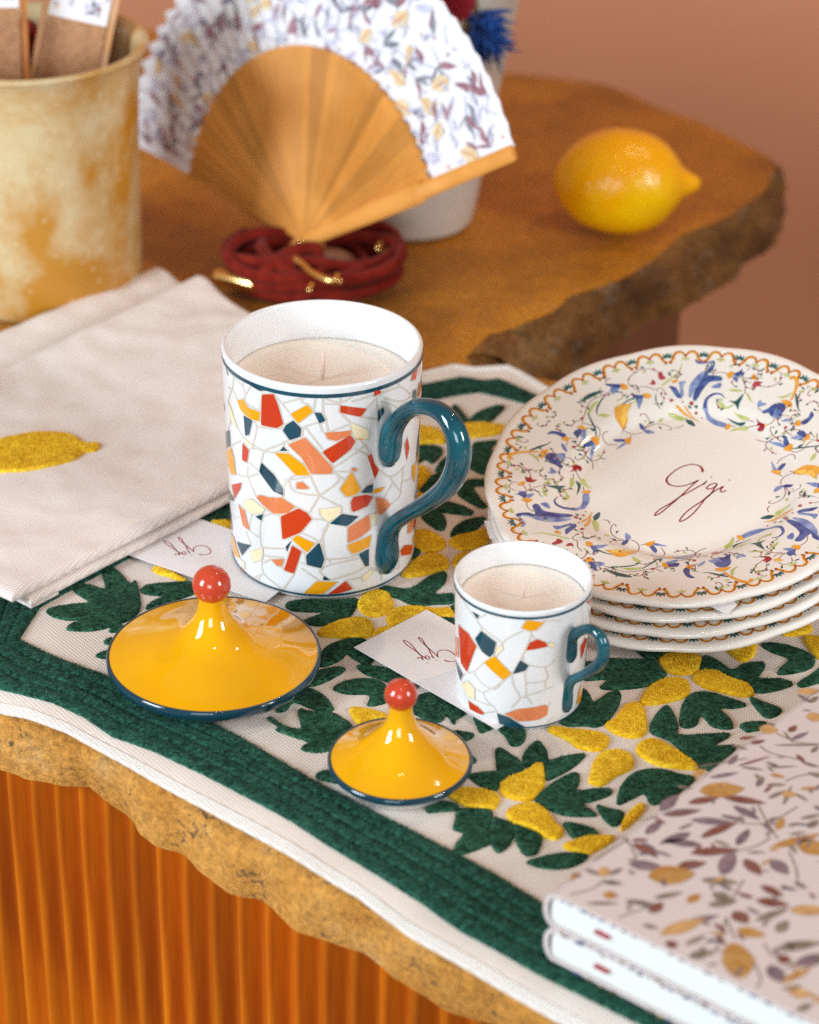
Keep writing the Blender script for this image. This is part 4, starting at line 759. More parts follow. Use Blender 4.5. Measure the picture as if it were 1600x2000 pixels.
for i in range(NP):
    a0 = math.radians(53.5)+2*math.pi*i/NP; st = 2*math.pi/NP
    pol = lambda a, r: ((r+0)*math.cos(a), (r+0)*math.sin(a))
    RB = .0805
    for sgn in (-1, 1):     # scallop: from the cusp under the palmette out to the red bead between two palmettes
        q = [(.02, -.0046), (.09, -.0040), (.15, -.0026), (.19, -.0004), (.27, .0009), (.36, .0010), (.43, .0002), (.49, -.0012)]
        pts = [pol(a0+sgn*t*st, RB+d) for t, d in q]
        cv = [tuple(v) for v in catmull([(p[0], p[1], w) for p, w in zip(pts, [.0012, .0014, .0014, .0015, .0016, .0015, .0012, .0010])], 4)]
        bp_.layer = 2; bp_.stroke(cv, PP['O'])
        bp_.layer = 6; bp_.stroke([(p[0]*1.004, p[1]*1.004, .00048) for p in cv], PP['o'])
        cu = pol(a0+sgn*.07*st, RB-.0050); bp_.layer = 9; bp_.dot(*cu, .0007, PP['o'], 8)
    for da, ln_ in ((-1.15, .0032), (-.58, .0036), (0, .0036), (.58, .0036), (1.15, .0032)):
        b0 = np.array(pol(a0, RB-.0022)); a_ = a0+da; d = np.array([math.cos(a_), math.sin(a_)]); bp_.layer = 5; bp_.leaf(b0+d*.0005, b0+d*ln_, .00105, PP['G'])
    am = a0+st/2; bp_.layer = 12; bp_.dot(*pol(am, RB-.0014), .0006, PP['r'], 8)
    for da in (-.8, 0, .8):
        b0 = np.array(pol(am, RB-.0018)); a_ = am+math.pi+da; d = np.array([math.cos(a_), math.sin(a_)]); bp_.layer = 4; bp_.leaf(b0+d*.0004, b0+d*.0029, .0011, PP['g'])
tp_ = Print(pfn, .004, .00006)
for s_ in GIGI:
    tp_.layer = 0; q = catmull(pxy(s_, ZG), 5); tp_.stroke([(a, c, max(w*1.8, .00064)) for a, c, w in q], PP['w'])
for x, y, r in GDOT: tp_.dot(*plate_hit(ZG[0]+x*ZG[2], ZG[1]+y*ZG[2]), r*ZG[2]/4950*1.2, PP['w'])
lipr = .0024
pl_prof = [(0, plate_z(0)), (.02, plate_z(.02))]+[(r, plate_z(r)) for r in np.linspace(.038, .0835, 24)]+[(.0852, -.0005), (.0861, -.0010), (.0865, -.0018), (.0863, -.0027), (.0856, -.0034), (.083, -.0046), (.075, -.0068), (.062, -.0095), (.055, -.0115), (.050, -.0150), (.0475, -.0158), (.045, -.0150), (.044, -.0140), (0, -.0140)]
def tilt_matrix(k):
    o = PC-PN*.0058*k-PV*.0030*k+PU*.0006*(k % 2)
    return Matrix(((PU[0], PV[0], PN[0], o[0]), (PU[1], PV[1], PN[1], o[1]), (PU[2], PV[2], PN[2], o[2]), (0, 0, 0, 1)))
plate = thing('dinner_plate', 'topmost plate of the stack, cream with floral rim and Gigi lettering in full view', 'plate', group='stacked floral plates')
plate.matrix_world = tilt_matrix(0)
pbod = lathe('plate_body', pl_prof, cream, plate, n=240)
for v_ in pbod.data.vertices:      # gently lobed rim
    r_ = math.hypot(v_.co.x, v_.co.y)
    if r_ > .078:
        f_ = 1+(r_-.078)/.0085*.016*(abs(math.cos(6*math.atan2(v_.co.y, v_.co.x)+.4))-.6); v_.co.x *= f_; v_.co.y *= f_
pbod.data.update(); fp.done('floral_print', plate); bp_.done('border_print', plate); tp_.done('lettering', plate)
for k, (lab, turn) in enumerate([('second plate from the top of the floral plate stack', 17), ('third plate from the top, second from the cloth, in the floral plate stack', 31), ('lowest plate of the floral plate stack, resting nearest the cloth', 8)], 1):
    c = plate.copy(); COL.objects.link(c); c['label'] = lab
    c.matrix_world = tilt_matrix(k) @ Matrix.Rotation(math.radians(turn), 4, 'Z') @ Matrix.Identity(4)
    for ch in plate.children:
        d = ch.copy(); COL.objects.link(d); d.parent = c
# the block that props the stack up at its back, out of sight behind the plates
pb = PC-PN*.036+PV*.036; V = []
hp = Matrix(((PU[0], PV[0], 0), (PU[1], PV[1], 0), (PU[2], PV[2], 1)))
for a, c in ((-.04, -.02), (.04, -.02), (.04, .02), (-.04, .02)):
    q = PC+PU*a+PV*(.03+c)-PN*.0356; V.append((q[0], q[1], .0008))
for a, c in ((-.04, -.02), (.04, -.02), (.04, .02), (-.04, .02)):
    q = PC+PU*a+PV*(.03+c)-PN*.0354; V.append(tuple(q))
tag(build('plate_rest', V, [(0, 1, 2, 3), (7, 6, 5, 4), (0, 4, 5, 1), (1, 5, 6, 2), (2, 6, 7, 3), (3, 7, 4, 0)], mat('cork', (.45, .30, .18), rough=.9), smooth=False), 'cork wedge tilting the plate stack, hidden under its raised back', 'plate rest')
paper = mat('white_card', (.80, .76, .755), rough=.6, spec=.25, bump=.12, bscale=900, bdist=.0002)
def slip(label, pts):
    """small paper tag sticking out between the plates; pts given in the tilted plate frame"""
    V = []
    for dz in (0, .00025):
        for u, v, z in pts:
            q = PC+PU*u+PV*v+PN*(z+dz); V.append(tuple(q))
    n = len(pts); F_ = [tuple(range(n))[::-1], tuple(range(n, 2*n))]+[(i, (i+1) % n, n+(i+1) % n, n+i) for i in range(n)]
    return tag(build('paper_slip', V, F_, paper, smooth=False), label, 'paper slip', 'paper slips between the plates')
def on_tilt(px, py, z):
    d = ray(px, py); o = EYE-PC; t = (z-o@PN)/(d@PN); p = o+d*t; return p@PU, p@PV, z
slip('small white paper slip poking out under the left edge of the plate stack', [on_tilt(x, y, -.0105) for x, y in [(946, 1018), (957, 1053), (985, 1050), (980, 1015)]])
slip('tiny white paper slip peeking out at the front under the topmost plate', [on_tilt(x, y, -.0052) for x, y in [(1384, 1183), (1420, 1201), (1440, 1182), (1412, 1150)]])
# ================================================================== GIGI CARDS
ink = mat('wine_red_ink', hexc('97181E'), rough=.6)
def affine(src, dst):
    A = np.array([[x, y, 1] for x, y in src]); B = np.array(dst, float); M, *_ = np.linalg.lstsq(A, B, rcond=None); return lambda x, y: tuple(np.array([x, y, 1])@M)
SRC = [(995,290), (1408,605), (170,1040), (602,1138), (375,440)]
def card(label, A, D, W, z, dst, side):
    A, D = np.array(A), np.array(D); e = (D-A); Ln = np.linalg.norm(e); e /= Ln; nn = np.array([-e[1], e[0]])*side
    P = [A, D, D+nn*W, A+nn*W]; V = []
    for zz in (z-.00035, z):
        for p in P: V.append((p[0], p[1], zz))
    t = thing('gigi_card', label, 'card', group='white Gigi name cards')
    build('card_paper', V, [(0, 1, 2, 3), (7, 6, 5, 4), (0, 4, 5, 1), (1, 5, 6, 2), (2, 6, 7, 3), (3, 7, 4, 0)], paper, t, smooth=False)
    g = affine(SRC, dst); pr = Print(lambda u, v, h: (u, v, z+h), .01, .00005)
    for s_ in GIGI: pr.layer = 0; pr.stroke([(a, c, max(w*.115*1.1/5200, .00045)) for a, c, w in [(*at(*g(q[0], q[1]), z), q[2]) for q in catmull(s_, 4)]], ink)
    for x, y, r in GDOT: pr.dot(*at(*g(x, y), z), .0003, ink, 8)
    pr.done('lettering', t)
d1 = [(770+.08125*x, 1220+.08125*y) for x, y in [(1120,785), (610,850), (530,250), (270,400), (1385,700)]]
card('white Gigi name card sticking out beneath the small mug', at(692, 1264, .0026), at(970, 1424, .0026), .0425, .0026, d1, 1)
cA = np.array(at(518, 1176, .0022)); cE = np.array(at(262, 1087, .0022)); ce = (cE-cA)/np.linalg.norm(cE-cA)
card('white Gigi name card lying between the napkins and the tall mug', tuple(cA+ce*.082), tuple(cA), .0425, .0022, [(381, 1080), (346, 1084), (343, 1045), (324, 1059), (406, 1069.5)], 1)
# ================================================================== NAPKINS
nlin = weave('natural_linen', (.93, .88, .85), (.89, .80, .755), math.radians(29), .0014)
def wrinkle(x, y, seed):
    return noise.fractal(Vector((x*16+seed, y*16, seed)), 1, 2, 3)+.55*(1-2*abs(noise.noise(Vector((x*38+2, y*38, seed)))))-.25+.16*noise.noise(Vector((x*110, y*110, seed)))
def fold(name, corners, z0, th, parent, amp=.0010, seed=0, mt=None, lift=0):
    """one folded layer of soft cloth: a pillow with rounded edges and small creases"""
    A, B, Cc, D = [np.array(p, float) for p in corners]; nu, nv = 110, 80; V, Fc = [], []
    def ease(i, n, L):
        t = i/n; return t
    for side in (1, -1):
        for i in range(nu+1):
            for j in range(nv+1):
                u, v = i/nu, j/nv
                u = .5-.5*math.cos(math.pi*u) if True else u; v = .5-.5*math.cos(math.pi*v)
                p = (A*(1-u)+B*u)*(1-v)+(D*(1-u)+Cc*u)*v
                Lu = np.linalg.norm(B-A); Lv = np.linalg.norm(D-A); d = min(u*Lu, (1-u)*Lu, v*Lv, (1-v)*Lv); k = min(d/(th*.8), 1); rr = math.sqrt(max(1-(1-k)**2, 0))
                w = wrinkle(p[0], p[1], seed)
                e = noise.noise(Vector((p[0]*22+9, p[1]*22, seed+4)))*.0012
                mid = z0+th*.5; V.append((p[0]+e*(1-k), p[1]+e*(1-k), mid+side*th*.5*rr+amp*w*(.35+.65*k if side > 0 else .2)+lift*math.exp(-(((1-v)*Lv-.007)/.010)**2)*(1 if side > 0 else .8)))
    m = (nu+1)*(nv+1); idx = lambda s, i, j: s*m+i*(nv+1)+j
    for s in (0, 1):
        for i in range(nu):
            for j in range(nv): Fc.append((idx(s, i, j), idx(s, i+1, j), idx(s, i+1, j+1), idx(s, i, j+1)))
    o = build(name, V, Fc, mt or nlin, parent)
    bm = bmesh.new(); bm.from_mesh(o.data); bmesh.ops.remove_doubles(bm, verts=bm.verts, dist=2e-5); bmesh.ops.recalc_face_normals(bm, faces=bm.faces); bm.to_mesh(o.data); bm.free()
    o.data.polygons.foreach_set('use_smooth', [True]*len(o.data.polygons)); return o
zt = .0105
fl_ = np.array(at(26, 1163, zt)); fr_ = np.array(at(441, 950, zt)); e1 = (fr_-fl_)/np.linalg.norm(fr_-fl_); pk = np.array(at(378, 543, zt)); n1 = np.array([-e1[1], e1[0]])
wid = (pk-fl_)@n1; length = (pk-fl_)@e1
nap1 = thing('folded_napkin', 'upper folded cream linen napkin with an embroidered yellow lemon', 'napkin', group='folded linen napkins')
nap2 = thing('folded_napkin', 'lower folded cream linen napkin showing behind and under the upper one', 'napkin', group='folded linen napkins')
def quad(a, l, w, s=0): return [a, a+e1*l, a+e1*l+n1*w+e1*s, a+n1*w+e1*s]
fold('folded_layer', [fl_, fl_+e1*.240, fl_+e1*.280+n1*.172, fl_+e1*-.02+n1*.153], .0056, .0052, nap1, .0014, 3, lift=.0038)
fl2 = np.array(at(60, 1186, .003)); back2 = np.array(at(280, 541, .0035)); w2 = (back2-fl2)@n1; l2 = (back2-fl2)@e1
fold('folded_layer', [fl2, fl2+e1*.232, fl2+e1*.265+n1*.14, fl2+n1*.14], .0022, .0042, nap2, .0006, 8)
fold('folded_layer', [fl2+n1*.10+e1*.005, fl2+n1*.10+e1*.262, fl2+e1*.272+n1*.207, fl2+n1*.204+e1*.005], .0022, .0046, nap2, .0012, 15, lift=.0030)
fold('rolled_edge', quad(fl2+e1*.001+n1*.0008, .016, .012), .0005, .0030, nap2, .0006, 21)
napz = lambda x, y: .0108+.0014*wrinkle(x, y, 3)
lm_ = [at(*q, .0112) for q in zc([(-200,1080),(-120,1010),(0,970),(150,940),(300,930),(400,945),(470,985),(545,985),(557,1010),(530,1030),(470,1040),(400,1090),(250,1130),(100,1145),(-60,1145),(-160,1120)], 0, 520, .35)]
patch('lemon_patch', [tuple(v) for v in catmull(lm_, 4, True)], lemy, h=.0014, z0=napz, parent=nap1)
# ================================================================== BOOKS
cov = mat('floral_cover_paper', (.60, .525, .505), rough=.35, spec=.4, bump=.05, bscale=700, bdist=.0002)
edgep = mat('cover_edge_paper', (.78, .78, .82), rough=.5)
page = mat('book_pages', (.77, .77, .735), rough=.8, var=(.70, .70, .665), vscale=3, stretch=(1, 1, 900), vramp=(.4, .6))
BK = dict(m=mat('print_mauve', hexc('84727A'), var=hexc('665660'), vscale=240, rough=.4), w=mat('print_brown_red', hexc('6E3E36'), var=hexc('7E564E'), vscale=240, rough=.4), o=mat('print_olive_grey', hexc('6E6458'), var=hexc('8A7E70'), vscale=260, rough=.4),
          c=mat('print_ochre', hexc('A47436'), var=hexc('B48A50'), vscale=260, rough=.4), p=mat('print_pale_ochre', hexc('C8A06A'), var=hexc('B08658'), vscale=260, rough=.4), n=mat('print_ink_blue', hexc('6878A8'), var=hexc('48566E'), vscale=200, rough=.4))
bz = .0300
A_ = np.array(at(1068, 1743, bz)); sp = np.array(at(1600, 1338, bz))-A_; sp /= np.linalg.norm(sp); fr = np.array(at(1477, 1946, bz))-A_; fr /= np.linalg.norm(fr)
BL, BW, BT = .21, .15, .0145
ZK = (1040, 1320, .35)
BLEAF = [(720,760,800,680,50,'m'),(740,785,930,760,45,'m'),(760,790,890,770,20,'w'),(640,890,715,820,40,'m'),(900,815,1110,830,45,'m'),(955,905,1130,830,40,'w'),(1130,740,1260,810,40,'m'),(1060,790,1180,820,25,'m'),(880,720,1030,690,40,'w'),(1080,690,1285,720,45,'w'),(950,655,1165,640,95,'c'),
(870,890,720,945,45,'m'),(930,955,740,930,45,'m'),(560,930,640,925,20,'w'),(570,950,680,1010,40,'w'),(690,1020,620,940,40,'m'),(900,1000,1130,980,50,'w'),(1060,1110,1120,990,60,'m'),(1020,930,1100,960,20,'o'),(1145,950,1205,870,36,'m'),(1200,995,1300,995,15,'o'),(550,1060,720,1080,60,'m'),(820,1075,960,1055,50,'w'),(665,1130,890,1115,110,'c'),
(955,1150,1140,1165,45,'o'),(1190,1040,1270,1120,50,'w'),(1340,1040,1420,1115,60,'m'),(1285,1185,1390,1240,40,'w'),(1260,1265,1420,1290,50,'w'),(1450,1320,1650,1320,60,'p'),(1255,1375,1420,1310,35,'o'),(1130,1330,1195,1390,60,'w'),(1150,1430,1290,1460,55,'c'),(1370,1440,1420,1380,45,'o'),(730,1450,950,1370,60,'p'),(860,1390,1030,1350,35,'m'),
(1010,1225,1110,1260,50,'o'),(990,1290,1130,1270,40,'o'),(1070,1600,1230,1600,190,'c'),(1380,1530,1600,1500,50,'o'),(1480,1620,1650,1570,60,'m'),(1330,1630,1390,1720,60,'m'),(1370,1590,1440,1600,50,'w'),(880,1580,1000,1550,45,'o'),(860,1510,960,1460,25,'o'),(755,1520,800,1500,46,'w'),(530,1265,690,1290,30,'o'),(310,1280,470,1280,20,'o'),(660,1330,720,1280,45,'w'),
(690,1250,830,1220,30,'o'),(400,1230,470,1240,45,'c'),(870,1275,930,1230,35,'c'),(300,1090,370,1120,25,'o'),(430,1120,500,1085,25,'o'),(400,1160,500,1170,30,'o'),(370,1100,430,1110,60,'p'),(210,1150,260,1110,20,'c'),(220,1120,270,1130,15,'w'),(620,1400,700,1420,25,'o'),(1400,1720,1550,1640,30,'c'),(1440,1780,1560,1790,50,'p'),(1400,1760,1500,1740,25,'o'),(1480,1880,1560,1840,30,'o'),(1430,940,1470,1000,20,'o')]
BL2 = [(1460,470,1590,460,60,'p'),(1520,640,1620,640,80,'p'),(1200,720,1310,730,80,'p'),(1220,700,1300,690,20,'m'),(1400,740,1440,700,34,'w'),(1060,790,1155,775,30,'w'),(1140,820,1225,800,30,'w'),(1310,830,1600,830,18,'o'),(1420,790,1520,745,30,'m'),(1360,740,1420,810,12,'o'),(1010,830,1110,860,20,'o'),(990,960,1040,900,34,'m'),(1060,970,1260,910,14,'w'),(1080,980,1220,1000,20,'o'),(870,1050,1040,1020,30,'m'),(750,1040,825,1000,40,'c'),
(1280,980,1450,975,14,'o'),(1275,1030,1360,1050,30,'c'),(1180,1110,1220,1050,30,'m'),(1250,1100,1370,1100,25,'o'),(1260,1190,1370,1140,25,'o'),(1360,1230,1410,1110,20,'o'),(1350,1160,1440,1170,50,'p'),(1440,1160,1520,1210,20,'o'),(1480,1130,1600,1120,24,'c'),(1320,1400,1350,1330,40,'c'),(1390,1380,1460,1360,24,'o'),(1480,1330,1620,1300,25,'o'),(1530,1390,1590,1340,40,'o'),(1300,1520,1590,1440,50,'c'),(1470,1490,1650,1570,110,'c'),(1460,490,1540,540,30,'m'),(1540,540,1590,500,30,'o'),(1450,900,1500,950,24,'w'),(1490,950,1600,980,24,'o'),(1550,880,1590,840,26,'o'),(640,1110,730,1125,20,'o')]
BSTEM = [[(1080,1360),(1050,1480),(1000,1570)],[(1080,1360),(1130,1480)],[(1110,1260),(1180,1150)],[(500,900),(550,960),(580,1030)],[(340,1040),(470,960),(540,920)],[(1260,730),(1310,830),(1370,920)],[(1130,830),(1310,830),(1480,740)],[(1430,990),(1470,1080),(1480,1150)],[(1230,1600),(1275,1700),(1250,1750)],[(1290,1500),(1340,1580)],[(210,1230),(330,1200),(400,1150)],[(590,820),(700,790)],[(480,1360),(640,1300)],[(900,520),(1200,470)],[(1360,330),(1480,380),(1600,390)],[(1270,400),(1330,440),(1500,480)],[(1410,600),(1480,570),(1600,550)],[(1130,990),(1250,960),(1330,910)]]
def bline(q): x, y = at(*q, bz); r = np.array([x, y])-A_; M = np.array([sp, fr]).T; return tuple(np.linalg.solve(M, r))
rng = random.Random(5)
def book(label, z0, with_traced, du):
    """local frame: u along the spine, w across the cover"""
    t = thing('paper_bound_book', label, 'book', group='floral paper-bound books')
    Q = lambda u, w, z: (A_[0]+sp[0]*u+fr[0]*w+du[0], A_[1]+sp[1]*u+fr[1]*w+du[1], z)
    b = .0014; ins = .0012
    def slab_(name, u0, u1, w0, w1, za, zb, m, par):
        V = [Q(u0, w0, za), Q(u1, w0, za), Q(u1, w1, za), Q(u0, w1, za), Q(u0, w0, zb), Q(u1, w0, zb), Q(u1, w1, zb), Q(u0, w1, zb)]
        o = build(name, V, [(0, 1, 2, 3), (7, 6, 5, 4), (0, 4, 5, 1), (1, 5, 6, 2), (2, 6, 7, 3), (3, 7, 4, 0)], m, par, smooth=False)
        md = o.modifiers.new('soft_edges', 'BEVEL'); md.width = .0004; md.segments = 2; return o
    c = slab_('front_board', 0, BL, .0032, BW, z0+BT-b, z0+BT, cov, t); slab_('back_board', 0, BL, .0032, BW, z0, z0+b, cov, t)
    pg = slab_('page_block', ins, BL-ins, .0014, BW-.003, z0+b, z0+BT-b, page, t)
    # rounded spine
    arc = [(.0034-.0046*math.sin(a), z0+BT/2-BT/2*math.cos(a)) for a in np.linspace(0, math.pi, 15)]; arc2 = [(.0042-.0036*math.sin(a), z0+BT/2-(BT/2-b)*math.cos(a)) for a in np.linspace(math.pi, 0, 15)]
    ring = arc+arc2; V = [Q(0, w, z) for w, z in ring]+[Q(BL, w, z) for w, z in ring]; n = len(ring)
    build('spine', V, [(i, (i+1) % n, n+(i+1) % n, n+i) for i in range(n)]+[(i, i+1, n-2-i, n-1-i) for i in range(14)]+[(n+i, n+i+1, 2*n-2-i, 2*n-1-i) for i in range(14)], [cov], t, sharp=50)
    slab_('bookmark', -.0006, .003, .020, .0262, z0+BT*.47, z0+BT*.47+.0009, mat('red_ribbon', hexc('A02030'), rough=.6), t)
    pr = Print(lambda u, w, h: Q(u, w, z0+BT+h), .02, .00008)
    kw = .35/6050
    if with_traced:
        for L_, zp in ((BLEAF, ZK), (BL2, (1140, 1220, .2875))):
            for x0, y0, x1, y1, w, k in L_:
                a, c2 = [bline((zp[0]+x*zp[2], zp[1]+y*zp[2])) for x, y in ((x0, y0), (x1, y1))]
                if min(a[0], c2[0]) < .0015 or min(a[1], c2[1]) < .004: 
                    pass
                pr.layer = {'o': 2, 'm': 5, 'p': 8, 'c': 11, 'w': 14}[k]; a_, c_ = np.array(a), np.array(c2); ex = (c_-a_)*.09; pr.leaf(a_-ex, c_+ex, w*zp[2]/6050*1.65, BK[k], .8 if w > 70 else .9)
                if w > 90: 
                    pr.layer = 20
                    for q in range(3):
                        f = .3+.2*q; m1 = np.array(a)*(1-f)+np.array(c2)*f; pr.leaf(m1, m1+(np.array(c2)-np.array(a))*.28+np.array([rng.uniform(-.001, .001)]*2), .0008, BK['p'])
        for s_ in BSTEM: pr.layer = 1; pr.stroke([(*p, .0006) for p in catmull([bline((ZK[0]+x*ZK[2], ZK[1]+y*ZK[2])) for x, y in s_], 4)], BK['o'])
        for _ in range(170):
            u, w, a = rng.uniform(.003, BL-.03), rng.uniform(.008, BW-.03), rng.uniform(0, 6.28); l = rng.uniform(.003, .007); pr.layer = -6; pr.leaf((u, w), (u+l*math.cos(a), w+l*math.sin(a)), l*rng.uniform(.16, .34), BK[rng.choice('ommwop')])
    else:
        for _ in range(260):
            u, w, a = rng.uniform(.004, BL-.004), rng.uniform(.006, BW-.004), rng.uniform(0, 6.28); l = rng.uniform(.004, .010); pr.leaf((u, w), (u+l*math.cos(a), w+l*math.sin(a)), l*.28, BK[rng.choice('mwowpc')])
    pr.done('cover_print', t)
    # the print wraps round the board edges and the spine
    pe = Print(lambda u, s, h: Q(-h*1.5, u, s), .02, .0003); w = .006
    while w < BW-.004:
        l = rng.uniform(.0008, .0042)
        for zz in (z0+BT-b, z0): 
            if rng.random() < .8: pe.layer = 0; pe.poly([(w, zz+.0001), (w+l, zz+.0001+rng.uniform(0, .0004)), (w+l*.8, zz+b*rng.uniform(.5, .95)), (w+l*.2, zz+b*rng.uniform(.4, .9))], BK[rng.choice('nnonnpow')])
        w += l+rng.uniform(.0006, .003)
    pe.done('edge_print', t)
    return t
book('upper floral paper-bound book lying on an identical book, at the cloth corner', .0162, True, (0, 0))
book('lower floral paper-bound book under its twin, resting on the cloth border', .0016, False, (.0006, -.0004))
# ================================================================== LEMON
lemm = mat('lemon_peel', hexc('FFB800'), rough=.24, spec=.5, var=[hexc('FFB200'), hexc('FFC800')], vscale=14, bump=.35, bscale=330, bdist=.0010, kind='VORONOI', sss=.3, sss_r=(.008, .005, .0008))
lc = at(1213, 350, .029); l_t = thing('lemon', 'whole ripe lemon lying on the far end of the stone counter', 'lemon', (lc[0], lc[1]-.0005, .0281))
pf = [(-.0405, 0), (-.0400, .0035), (-.0385, .0075), (-.036, .0125), (-.030, .0200), (-.020, .0270), (-.008, .0308), (.004, .0311), (.016, .0286), (.025, .0237), (.031, .0175), (.0345, .0125), (.0375, .0090), (.0420, .0062), (.0455, .0042), (.0472, .0022), (.0476, 0)]
pf = catmull(pf, 5); V, Fc = [], []; n = 72
for x, r in pf:
    for i in range(n):
        a = 2*math.pi*i/n; lump = 1+.018*noise.noise(Vector((x*40, math.cos(a)*1.2, math.sin(a)*1.2)))+.010*math.sin(5*a+.6)*(1 if x < -.02 else .4)
        V.append((x, max(r, 1e-5)*lump*math.cos(a), max(r, 1e-5)*lump*math.sin(a)))
for j in range(len(pf)-1):
    for i in range(n): Fc.append((j*n+i, j*n+(i+1) % n, (j+1)*n+(i+1) % n, (j+1)*n+i))
o = build('peel', V, Fc, lemm, l_t); l_t.scale = (.955, .955, .955); l_t.rotation_euler = (.3, math.radians(2), math.radians(2))
# ================================================================== FAN
FP, FPS, FLE, RI, RO = np.array([*at(600, 471, .02), .02]), -.8244, .1752, .1011, .1668
fu = np.array([math.cos(FPS), math.sin(FPS), 0]); fb = np.array([-math.sin(FPS), math.cos(FPS), 0]); fw = math.cos(FLE)*np.array([0, 0, 1])+math.sin(FLE)*fb; fnn = np.cross(fu, fw)
def fan_ang(px, py):
    d = ray(px, py); t = ((FP-EYE)@fnn)/(d@fnn); q = EYE+d*t-FP; return math.atan2(q@fw, q@fu), math.hypot(q@fw, q@fu)
aR = fan_ang(1000, 288)[0]; aL = fan_ang(388, 352)[0]
if aL < 0: aL += 2*math.pi
fan = thing('folding_fan', 'open wooden folding fan with white floral leaf, standing on the red cord', 'fan')
fan['group'] = 'wooden folding fans'
ns = 34
fwood = mat('honey_fan_wood', hexc('D08A3A'), rough=.55, spec=.3, var=hexc('DE9A4A'), vscale=30, stretch=(1, 1, 1), bump=.05, bscale=500)
nt = fwood.node_tree; oi = nt.nodes.new('ShaderNodeObjectInfo'); mr = nt.nodes.new('ShaderNodeMapRange'); mr.inputs[3].default_value = .72; mr.inputs[4].default_value = 1.08; nt.links.new(oi.outputs['Random'], mr.inputs[0])
mm = nt.nodes.new('ShaderNodeMix'); mm.data_type = 'RGBA'; mm.blend_type = 'MULTIPLY'; mm.inputs['Factor'].default_value = 1; bs = nt.nodes['Principled BSDF']; src = bs.inputs['Base Color'].links[0].from_socket; nt.links.new(src, mm.inputs['A']); nt.links.new(mr.outputs[0], mm.inputs['B']); nt.links.new(mm.outputs['Result'], bs.inputs['Base Color'])
fP = lambda r, a, o: tuple(FP+r*(math.cos(a)*fu+math.sin(a)*fw)+fnn*o)
da = (aL-aR)/ns
for i in range(ns):
    a0 = aR+da*i; V = []; wd = da*.60
    for r, k in ((-.006, .0), (.006, .0), (.03, 0), (.06, 0), (.085, 0), (RI+.004, 0)):
        hw = max(abs(r)*wd, .0022)
        for s_ in (-1, 1):
            for th in (-.0004, .0004):
                an = a0+da/2; p = FP+r*(math.cos(an)*fu+math.sin(an)*fw)+s_*hw*(-math.sin(an)*fu+math.cos(an)*fw)+fnn*(th+s_*.0024*min(r/.05, 1)+.00004*(ns/2-i)); V.append(tuple(p))
    Fk = []
    for j in range(5):
        b0 = 4*j; c0_ = b0+4
        Fk += [(b0, b0+2, c0_+2, c0_), (b0+1, c0_+1, c0_+3, b0+3), (b0, c0_, c0_+1, b0+1), (b0+2, b0+3, c0_+3, c0_+2)]
    Fk += [(0, 1, 3, 2), (20, 22, 23, 21)]
    build('stick', V, Fk, fwood, fan, smooth=False)
leafm = mat('white_fan_paper', (.82, .81, .84), rough=.7, spec=.2)
def pleat(r, a):
    t = (a-aR)/da*2; k = t-math.floor(t); z = abs((t % 2)-1); return (z-.5)*.0024*(r/RO)
NA = ns*2*3; V, Fc = [], []; RS = [RI-.002, RI+.01, RI+.022, RI+.035, RI+.05, RO]
for th in (.0003, -.0003):
    for i in range(NA+1):
        a = aR+(aL-aR)*i/NA
        for r in RS:
            rr = r+(.0034*((abs(((a-aR)/da*2) % 2-1))-.5) if r == RO or r == RS[0] else 0); V.append(fP(rr, a, pleat(r, a)-.0016+th))
w = len(RS); m = (NA+1)*w
for s_ in (0, 1):
    for i in range(NA):
        for j in range(w-1): Fc.append((s_*m+i*w+j, s_*m+i*w+j+1, s_*m+(i+1)*w+j+1, s_*m+(i+1)*w+j))
for i in range(NA):
    for j in (0, w-1): Fc.append((i*w+j, (i+1)*w+j, m+(i+1)*w+j, m+i*w+j))
lf = build('fan_leaf', V, Fc, leafm, fan, smooth=False)
FK = dict(g=mat('fan_print_grey', hexc('686C76'), var=hexc('989AA6'), vscale=200, rough=.7), w=mat('fan_print_wine', hexc('8A5864'), var=hexc('AC828C'), vscale=200, rough=.7), l=mat('fan_print_lilac', hexc('BDBBD2'), var=hexc('D0CEDE'), vscale=160, rough=.7), y=mat('fan_print_cream', hexc('E6D6B4'), var=hexc('DCC49C'), vscale=200, rough=.7), k=mat('fan_print_orange', hexc('D8A070'), rough=.7), s=mat('fan_print_line', hexc('8C90B0'), rough=.7))
side = 1 if (EYE-FP)@fnn > 0 else -1
fpr = Print(lambda u, v, h: fP(math.hypot(u, v), math.atan2(v, u) if math.atan2(v, u) > -1 else math.atan2(v, u)+2*math.pi, pleat(math.hypot(u, v), (math.atan2(v, u) if math.atan2(v, u) > -1 else math.atan2(v, u)+2*math.pi))-.0016+side*(.0003+h)), .0018, .00015)
rg = random.Random(11)
def sprig(pr, P, x, y, a, s, pal, ink_, r_):
    """a printed sprig: stem with paired leaves, sometimes a lemon at the tip"""
    pts = [(x, y)]; th = a
    for _ in range(4): th += r_.uniform(-.35, .35); pts.append((pts[-1][0]+s*.3*math.cos(th), pts[-1][1]+s*.3*math.sin(th)))
    pr.layer = 1; pr.stroke([(p[0], p[1], s*.045) for p in catmull(pts, 3)], P[ink_])
    for i, p in enumerate(pts[1:], 1):
        for sd in (-1, 1):
            if r_.random() < .8:
                b = th+sd*r_.uniform(.5, 1.1); l = s*r_.uniform(.28, .5); pr.layer = 4+r_.randrange(8); pr.leaf(p, (p[0]+l*math.cos(b), p[1]+l*math.sin(b)), l*r_.uniform(.24, .4), P[r_.choice(pal)])
    return pts[-1]
